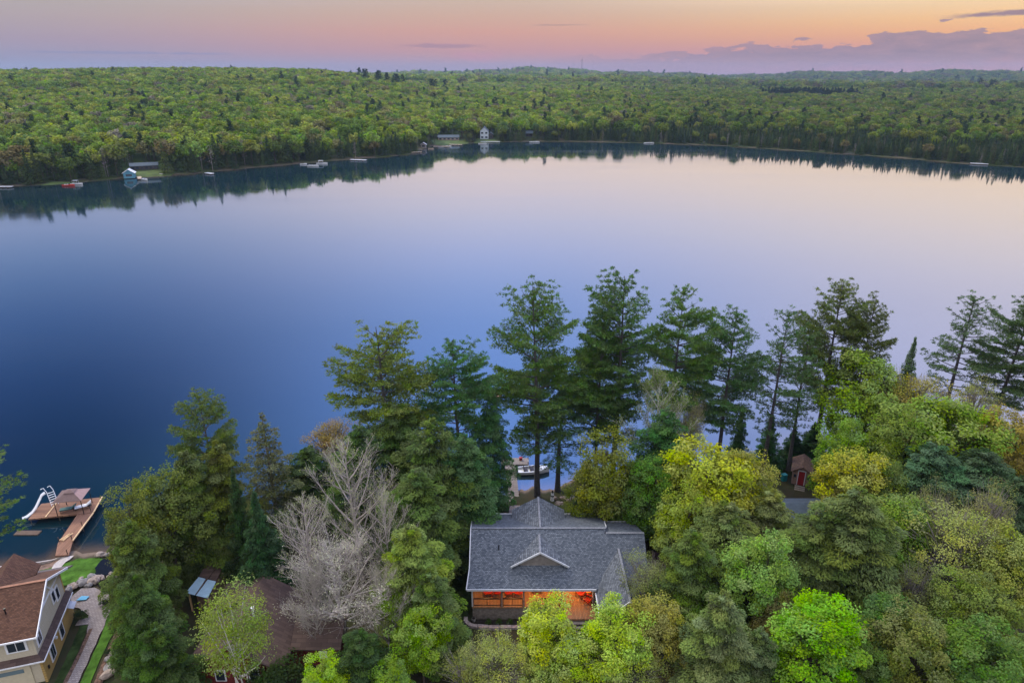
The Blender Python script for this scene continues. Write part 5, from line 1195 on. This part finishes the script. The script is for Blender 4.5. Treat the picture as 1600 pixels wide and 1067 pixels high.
def boat(name, L, Wd, loc, rz_, lab, m=M_hull, cover=None, canopy=False, cat='boat', group=None):
    t = empty(name, loc, rz_, lab, cat, group)
    h = MB(); N = 9; rings = []
    for i in range(N):
        u = i / (N - 1); wv = Wd / 2 * (1 - max(0, (u - .45) / .55) ** 2.2) if u > .45 else Wd / 2 * (.88 + .12 * u / .45); wv = max(wv, .03); x = (u - .5) * L; sh = .62 + .18 * u * u
        rings.append([(x, -wv, sh), (x, -wv * .9, .2), (x, -wv * .35, -.12 + .1 * u), (x, wv * .35, -.12 + .1 * u), (x, wv * .9, .2), (x, wv, sh), (x, wv * .82, sh + .01), (x, wv * .78, .3), (x, -wv * .78, .3), (x, -wv * .82, sh + .01)])
    vs = [p for r in rings for p in r]; K = 10
    fs = [(i * K + k, i * K + (k + 1) % K, (i + 1) * K + (k + 1) % K, (i + 1) * K + k) for i in range(N - 1) for k in range(K)] + [tuple(range(K - 1, -1, -1))]
    h.add(vs, fs); h.build('hull', m, t)
    MB().slab([(L * .12, -Wd * .4, .75), (L * .3, -Wd * .26, .8), (L * .44, -Wd * .08, .82), (L * .44, Wd * .08, .82), (L * .3, Wd * .26, .8), (L * .12, Wd * .4, .75)], .05).build('foredeck', m, t)
    MB().slab([(L * .12, -Wd * .36, .78), (L * .12, Wd * .36, .78), (L * .04, Wd * .36, 1.12), (L * .04, -Wd * .36, 1.12)], .02, dn=(1, 0, 0)).build('windscreen', M_glass, t)
    for x in (-L * .05, -L * .25): MB().box(x - .25, x + .25, -Wd * .32, Wd * .32, .3, .58).box(x - .3, x - .2, -Wd * .32, Wd * .32, .58, .82).build('seat', cover or M_seatd, t)
    MB().box(-L / 2 - .3, -L / 2 + .02, -.2, .2, .2, .95).build('motor', M_black, t)
    if canopy:
        MB().slab([(-L * .3, -Wd * .45, 2.0), (L * .1, -Wd * .45, 2.05), (L * .1, Wd * .45, 2.05), (-L * .3, Wd * .45, 2.0)], .06).tube([(-L * .3, -Wd * .42, .6), (-L * .3, -Wd * .42, 2)], .04, 5).tube([(L * .1, Wd * .42, .6), (L * .1, Wd * .42, 2)], .04, 5).tube([(-L * .3, Wd * .42, .6), (-L * .3, Wd * .42, 2)], .04, 5).tube([(L * .1, -Wd * .42, .6), (L * .1, -Wd * .42, 2)], .04, 5).build('canopy', cover or M_canv, t)
    return t
boat('motorboat', 4.3, 1.7, (2.9, 79.2, -.05), R_(6), 'white open motorboat with dark interior moored at the weathered dock')
rft = empty('swim_raft', (-3.0, 102.3, 0), .1, 'small wooden swim raft anchored behind the narrow conifer', 'raft')
MB().box(-1.2, 1.2, -1.0, 1.0, .35, .5).build('deck', mat('raft_boards', (.38, .22, .16), .8, var=.15), rft); MB().box(-1.1, 1.1, -.9, -.5, -.15, .349).box(-1.1, 1.1, .5, .9, -.15, .349).build('float', M_black, rft)
t = empty('lighthouse_ornament', (5.0, 71.6, gz(5.0, 71.6)), 0, 'small striped white and dark garden lighthouse by the shore pine', 'ornament')
MB().tube([(0, 0, 0), (0, 0, 1.1)], [.24, .15], 12).build('tower', M_white, t)
for z in (.25, .6): MB().tube([(0, 0, z), (0, 0, z + .16)], [.24 - .02, .2], 12).build('stripe', M_black, t)
MB().tube([(0, 0, 1.1), (0, 0, 1.3), (0, 0, 1.45)], [.13, .13, .02], 10).build('lantern', M_black, t)
strip_mesh('path', [(-1.5, 63.2, 1.2), (.3, 66.0, 1.4), (.35, 70.2, 1.3)], 1.2, .12, M_pave, kind='structure')
strip_mesh('garden_bed', [(-2, 63.6, 2.4), (3, 64.4, 2.6), (8, 65.4, 2.4)], 2, .07, M_mulch, kind='structure')
patch('lawn', [(3.2, 66.5), (3.4, 69.5), (6.8, 71.2), (10.5, 72.2), (11.5, 68.8), (8.0, 66.8)], .09, mat('rough_shore_grass', (.075, .095, .022), 1.0, var=.35, scale=1.0, bump=1, bscale=30, spec=.05), kind='structure')
patch('garden_bed', [(13, 56), (16.6, 55.5), (17.2, 60), (13.4, 61)], .08, mat('reddish_soil', (.11, .06, .05), 1, var=.3, scale=2), kind='structure')
boulders([(14.6, 58.6), (15.4, 58.8)], 2, .8, 1.1, 'dark rock right of the cottage roof end', 'dark rocks right of the cottage', .3)
for x, y, z, lab in ((7.6, 64.3, 1.7, 'dark round stump just behind the rear gable, right side'),):
    MB((x, y, z)).tube([(x, y, z - .2), (x, y, z + .45)], [.5, .46], 12).build('stump', M_wood, label=lab, cat='stump')

# ------------------------------------------------------------------ red cabin, blue-panelled shed
Or = (-23, 46.5, 2.0); rc = empty('red_cabin', Or, 0, 'red board cabin under a dark brown roof behind the white-stemmed birch', 'cabin')
r_ = MB(Or); r_.slab([(-27.0, 42.2, 4.3), (-22.9, 42.2, 6.9), (-22.9, 51.0, 6.9), (-27.0, 51.0, 4.3)], .14).slab([(-22.9, 42.2, 6.9), (-18.8, 42.2, 4.3), (-18.8, 51.0, 4.3), (-22.9, 51.0, 6.9)], .14)
r_.build('roof', M_brnd, rc)
r2 = MB(Or); r2.slab([(-24.6, 51.4, 6.3), (-24.6, 48.0, 6.3), (-21.6, 48, 4.6), (-21.6, 52.2, 4.6)], .12).slab([(-24.6, 48, 6.3), (-24.6, 51.4, 6.3), (-27.2, 52.2, 4.7), (-27.2, 48, 4.7)], .12); r2.build('rear_roof', M_brnd, rc)
r3 = MB(Or).slab([(-18.9, 44.5, 4.4), (-14.6, 44.5, 4.4), (-14.6, 46.6, 5.6), (-18.9, 46.6, 5.6)], .12).slab([(-18.9, 46.6, 5.6), (-14.6, 46.6, 5.6), (-14.6, 48.7, 4.4), (-18.9, 48.7, 4.4)], .12); r3.build('side_roof', M_brnd, rc)
MB(Or).slab([(-26.3, 42.7, 2), (-19.5, 42.7, 2), (-19.5, 42.7, 4.6), (-22.9, 42.7, 6.7), (-26.3, 42.7, 4.6)], .15, dn=(0, 1, 0)).box(-26.3, -26.15, 42.86, 51.5, 1.6, 4.5).box(-19.65, -19.5, 42.86, 50.7, 1.6, 4.5).box(-19.4, -15, 45, 48.2, 1.6, 4.35).box(-26.1, -19.7, 50.55, 50.7, 1.6, 4.6).build('wall', M_redw, rc)
for x, z, w_, h_ in ((-24.2, 2.9, .9, 1.2), (-21.4, 2.9, .9, 1.2), (-22.9, 5.3, .7, .5)):
    f_ = MB(Or).box(x - w_ / 2, x + w_ / 2, 42.62, 42.695, z, z + h_).build('window', M_white, rc); MB(Or).box(x - w_ / 2 + .1, x + w_ / 2 - .1, 42.6, 42.618, z + .1, z + h_ - .1).build('pane', M_glass, f_)
MB(Or).box(-16.6, -15.9, 44.9, 44.99, 3.0, 3.9).build('window', M_white, rc)
MB(Or).tube([(-22.3, 46.2, 6.3), (-22.3, 46.2, 7.3)], .1, 10).tube([(-22.3, 46.2, 7.3), (-22.3, 46.2, 7.42)], .16, 10).build('vent_pipe', M_slide, rc)
Oh = (-29.8, 53, 1.6); sh = empty('storage_shed', Oh, 0, 'small wooden shed whose roof is half brown boards, half pale blue sheets', 'shed')
MB(Oh).slab([(-31.1, 51.8, 4.0), (-30.05, 51.5, 4.0), (-29.75, 53.3, 4.35), (-30.55, 53.6, 4.35)], .05).slab([(-29.95, 51.45, 4.0), (-28.7, 51.1, 4.0), (-28.6, 52.95, 4.35), (-29.65, 53.25, 4.35)], .05).build('blue_sheet', M_blue, sh)
MB(Oh).slab([(-30.55, 53.62, 4.36), (-28.6, 52.97, 4.36), (-28.5, 54.9, 4.8), (-30.3, 55.5, 4.8)], .07).slab([(-30.05, 51.5, 4.06), (-29.95, 51.45, 4.06), (-29.0, 55, 4.87), (-29.2, 55.05, 4.87)], .05).build('roof', M_brnd, sh)
MB(Oh).box(-30.4, -28.7, 52.3, 54.8, 1.4, 3.9).build('wall', M_cedar, sh)
for x, y in ((-30.9, 52), (-28.85, 51.4), (-28.7, 54.6)): MB(Oh).box(x - .06, x + .06, y - .06, y + .06, 1.3, 4.0).build('post', M_lum, sh)

# ------------------------------------------------------------------ wooden shed with red door
WS = R_(-24); zs = gz(36.6, 74.6); ws = empty('wooden_shed', (36.7, 74.4, zs), WS, 'small wooden shed with red door and front steps under the slim pines', 'shed')
MB().box(-1.05, 1.05, -.9, -.78, .35, 2.35).box(-1.05, -.95, -.77, 2.2, .35, 2.35).box(.95, 1.05, -.77, 2.2, .35, 2.35).box(-.94, .94, 2.1, 2.2, .35, 2.35).slab([(-1.05, -.9, 2.35), (1.05, -.9, 2.35), (0, -.9, 2.95)], .12, dn=(0, 1, 0)).build('wall', M_cedar, ws)
MB().slab([(-1.3, -1.15, 2.22), (0, -1.15, 3.05), (0, 2.5, 3.05), (-1.3, 2.5, 2.22)], .08).slab([(0, -1.15, 3.05), (1.3, -1.15, 2.22), (1.3, 2.5, 2.22), (0, 2.5, 3.05)], .08).build('roof', M_rroof, ws)
do = MB().box(-.36, .36, -.96, -.905, .4, 2.25).build('door', M_rdoor, ws); MB().box(.24, .3, -1.0, -.962, 1.3, 1.4).build('handle', M_black, do)
MB().box(-.46, -.37, -.97, -.905, .4, 2.35).box(.37, .46, -.97, -.905, .4, 2.35).box(-.46, .46, -.975, -.91, 2.36, 2.44).build('door_frame', M_trimd, ws)
for x in (-.76, .76):
    f_ = MB().box(x - .16, x + .16, -.95, -.905, 1.35, 1.8).build('window', M_wood, ws); MB().box(x - .12, x + .12, -.965, -.952, 1.39, 1.76).build('pane', M_glass, f_)
s3 = MB()
for k in range(4): s3.box(-.6, .6, -1.3 - .28 * k, -1.05 - .28 * k, .3 - .1 * k, .35 - .1 * k)
s3.build('front_steps', M_greyd_, ws)
x_, y_ = at(1226, 741, 2.2); t = empty('plastic_bin', (x_, y_, gz(x_, y_)), .3, 'small teal plastic bin left of the wooden shed', 'bin'); MB().box(-.3, .3, -.25, .25, 0, .85).build('body', M_tealp, t); MB().box(-.33, .33, -.28, .28, .85, .92).build('lid', M_tealp, t)
# mostly hidden cottage between the hemlocks
Ok = (30.5, 61.5, 2.0); hk = empty('hidden_cottage', Ok, 0, 'cottage almost hidden by hemlocks, only its pale grey roof showing', 'cottage')
MB(Ok).slab([(26.5, 58, 5.6), (34.5, 58, 5.6), (34.5, 61.5, 7.4), (26.5, 61.5, 7.4)], .14).slab([(26.5, 61.5, 7.4), (34.5, 61.5, 7.4), (34.5, 65, 5.6), (26.5, 65, 5.6)], .14).build('roof', M_lroof, hk); MB(Ok).box(27, 34, 58.5, 64.5, 1.6, 5.7).slab([(27, 58.5, 5.7), (27, 64.5, 5.7), (27, 61.5, 7.2)], .1, dn=(1, 0, 0)).slab([(34, 58.5, 5.7), (34, 64.5, 5.7), (34, 61.5, 7.2)], .1, dn=(-1, 0, 0)).build('wall', M_cedar, hk)

# ------------------------------------------------------------------ across the lake
def fp(px, py, back=0.0, z=0.0):
    x, y = at(px, py, z); r = math.hypot(x, y); return x + x / r * back, y + y / r * back
def far_house(px, py, back, L, Wd, hw, hr, mw, mr, name, lab, cat='cottage', rz_=0.0, gable=False, wins=4):
    z = 1.5
    for _ in range(6): x, y = at(px, py, z); z = max(gz(x, y), .6)
    t = empty(name, (x, y, z - .3), rz_, lab, cat)
    w2 = MB().box(-L / 2, L / 2, -Wd / 2, Wd / 2, 0, hw); o_ = .5
    if gable:
        w2.slab([(-L / 2, -Wd / 2, hw), (L / 2, -Wd / 2, hw), (0, -Wd / 2, hr)], .2, dn=(0, 1, 0)); rf2 = MB().slab([(-L / 2 - o_, -Wd / 2 - o_, hw - .2), (0, -Wd / 2 - o_, hr + .25), (0, Wd / 2, hr + .25), (-L / 2 - o_, Wd / 2, hw - .2)], .2).slab([(0, -Wd / 2 - o_, hr + .25), (L / 2 + o_, -Wd / 2 - o_, hw - .2), (L / 2 + o_, Wd / 2, hw - .2), (0, Wd / 2, hr + .25)], .2)
    else:
        for s in (-1, 1): w2.slab([(s * L / 2, -Wd / 2, hw), (s * L / 2, Wd / 2, hw), (s * L / 2, 0, hr)], .2, dn=(-s, 0, 0))
        rf2 = MB().slab([(-L / 2 - o_, -Wd / 2 - o_, hw - .1), (L / 2 + o_, -Wd / 2 - o_, hw - .1), (L / 2 + o_, 0, hr + .25), (-L / 2 - o_, 0, hr + .25)], .2).slab([(-L / 2 - o_, 0, hr + .25), (L / 2 + o_, 0, hr + .25), (L / 2 + o_, Wd / 2 + o_, hw - .1), (-L / 2 - o_, Wd / 2 + o_, hw - .1)], .2)
    w2.build('wall', mw, t); rf2.build('roof', mr, t)
    rows = 2 if hw > 4.5 else 1
    for r in range(rows):
        for k in range(wins):
            x0 = -L / 2 + (k + .5) * L / wins; zz = hw * (r + .35) / rows; MB().box(x0 - L / wins * .28, x0 + L / wins * .28, -Wd / 2 - .06, -Wd / 2 - .003, zz, zz + hw / rows * .4).build('window', M_glass, t)
    return t
far_house(226, 264, 5, 13, 4.5, 2.6, 3.7, M_dkwall, M_lroof, 'lakeside_lodge', 'long low lodge with pale grey-blue roof on the left far shore', 'house', R_(25), wins=6)
far_house(203, 277, 1.5, 5, 5, 2.8, 4.3, M_bluew, M_white, 'boathouse', 'small blue boathouse with white roof at the left far shore', 'boathouse', R_(20), True, 1)
far_house(757, 217, 14, 6.5, 8, 6.5, 9.5, mat('white_house_wall', (.46, .52, .6), .7, var=.06), M_lroof, 'white_house', 'tall white house with steep gable among the trees across the lake', 'house', 0, True, 2)
o = far_house(767, 217, 15, 3.5, 6, 3.8, 5.2, M_dkwall, M_lroof, 'garage', 'dark low building attached beside the tall white house', 'garage', 0, True, 1)
far_house(701, 219, 14, 16, 6, 2.6, 4.0, mat('pinkish_wall', (.30, .24, .22), .8, var=.1), M_lroof, 'bungalow', 'long pale bungalow above the bay left of the white house', 'house', R_(5), wins=5)
far_house(826, 213, 14, 6, 5, 2.8, 4.4, M_dkwall, M_lroof, 'cabin', 'small dark cabin among trees right of the white house', 'cabin', 0, wins=2)
far_house(662, 231, 5, 3.5, 3, 2.8, 3.8, M_grywall, M_trimd, 'boathouse', 'small grey boathouse at the left end of the bay', 'boathouse', 0, True, 1)
far_house(517, 228, 25, 5, 4, 2.8, 4, M_dkwall, M_lroof, 'cabin', 'tiny grey roofed cabin behind the docks of the left shore', 'cabin', .2, wins=1)
def fdock(px, py, L, rz_, lab, m=M_tan):
    x, y = fp(px, py, -1.5); t = empty('dock', (x, y, 0), rz_, lab, 'dock'); MB().box(-L / 2, L / 2, -1.0, 1.0, .5, .72).build('planks', m, t)
    for k in range(4): MB().box(-L / 2 + L * (k + .1) / 4, -L / 2 + L * (k + .1) / 4 + .2, -.9, .9, -1, .5).build('pile', M_wood, t)
fdock(4, 293, 9, 0, 'pale dock cut by the left edge of the photo, far shore', M_trimd)
fdock(218, 279, 9, R_(-60), 'reddish dock beside the blue boathouse')
fdock(258, 272, 7, R_(80), 'short white dock right of the blue boathouse', M_trimd)
fdock(327, 272, 6, R_(-35), 'small pale dock on the left far shore beside dark spruces', M_trimd)
fdock(560, 251, 11, R_(-20), 'long white dock at the wooded point', M_trimd)
fdock(651, 239, 7, R_(20), 'tan dock at the tip of the bay')
fdock(690, 230, 12, 0, 'pale dock in the bay under the bungalow')
fdock(712, 227, 10, R_(-15), 'slanted dock right of the bungalow')
fdock(766, 222.5, 15, 0, 'long pale dock below the white house', M_trimd)
fdock(1530, 257, 9, R_(-30), 'lone white dock on the right-hand far shore', M_trimd)
FB = [(107, 290, 7, 'red and white boat moored at the left far shore', M_red, .1), (120, 288, 7, 'white boat with canopy behind the red boat', M_hull, .0), (226, 281, 6.5, 'white motorboat at the dock beside the blue boathouse', M_hull, -.6), (474, 257, 5, 'small white boat with dark seats, left of two boats near the point', M_hull, .3), (489, 259.5, 8, 'white pontoon-like boat left of the long white dock', M_hull, 0), (503, 256, 8, 'white boat with grey canopy at the wooded point', M_hull, .1),
      (673, 233, 5, 'tiny tan boat in the bay', M_tan, .2), (700, 229.5, 6, 'white boat beside the pale dock in the bay', M_hull, .1), (754, 225, 8, 'white boat with orange cover below the white house', M_hull, 0), (835, 222.5, 10, 'white cabin boat right of the white house dock', M_hull, .1), (1014, 224, 10, 'white boat at the middle of the far shore', M_hull, .1), (1024, 223, 8, 'dark canopied boat at the middle of the far shore', M_seatd, -.1)]
M_hullf = mat('darker_white_hull', (.42, .44, .47), .5, var=.15, scale=1.5)  # white of the near hull, darkened for the far boats
for px, py, L, lab, m_, rz_ in FB: L *= .8; x, y = fp(px, py, -2.0); boat('moored_boat', L, L * .3, (x, y, .05), rz_, lab, M_hullf if m_ is M_hull else m_, cover=M_orange if 'orange' in lab else (M_seatd if 'dark' in lab else M_trimd), canopy='canop' in lab)
for px, py, w1, w2_, lab in ((226, 271, 14, 7, ''), (760, 220, 9, 11, ''), (700, 223, 15, 12, ''), (100, 286, 10, 4, '')):
    x, y = at(px, py, 1.0); patch('lawn', [(x - w1, y - w2_), (x + w1, y - w2_), (x + w1, y + w2_ * 1.6), (x - w1, y + w2_ * 1.6)], .25, mat('far_lawn', (.05, .08, .02), 1, var=.35, scale=.2), kind='structure')
# mast on the skyline
mr_ = 2500; ma = azel(909, 110)[0]; mx_, my_ = mr_ * math.sin(R_(ma)), mr_ * math.cos(R_(ma)); zt = CH + mr_ * math.tan(R_(1.02)); zb_ = gz(mx_, my_)
t = empty('radio_mast', (mx_, my_, zb_), 0, 'thin lattice radio mast on the skyline above the far forest', 'mast')
hm = zt - zb_; q = MB()
for k in range(3): a = k * 2.094; q.tube([(math.cos(a) * 1.6, math.sin(a) * 1.6, 0), (math.cos(a) * .7, math.sin(a) * .7, hm)], .32, 4)
for k in range(14):
    z = hm * k / 14; 
    for j in range(3): a, b = j * 2.094, (j + 1) * 2.094; r1 = 1.6 - .9 * k / 14; q.tube([(math.cos(a) * r1, math.sin(a) * r1, z), (math.cos(b) * r1, math.sin(b) * r1, z + hm / 14)], .14, 3)
q.build('lattice', M_steel, t); MB().box(-1.6, 1.6, -1.6, 1.6, hm * .95, hm * .97).tube([(0, 0, hm * .97), (0, 0, hm + 3)], .2, 4).build('antenna', M_steel, t)

# ------------------------------------------------------------------ evening haze over lake and hills
hz = MB((0, 0, 0)).box(-6600, 6600, -6600, 6600, -12, 130)
m = D.materials.new('haze'); m.use_nodes = True; n = NT(m.node_tree)
n.N.remove(n.N['Principled BSDF']); pv = n.n('ShaderNodeVolumePrincipled', inp={'Color': (.33, .44, .60), 'Density': .00010, 'Anisotropy': .2}); n.L.new(pv.outputs[0], n.N['Material Output'].inputs['Volume'])
hz.build('haze', m, kind='stuff')
SC.cycles.volume_bounces = 0
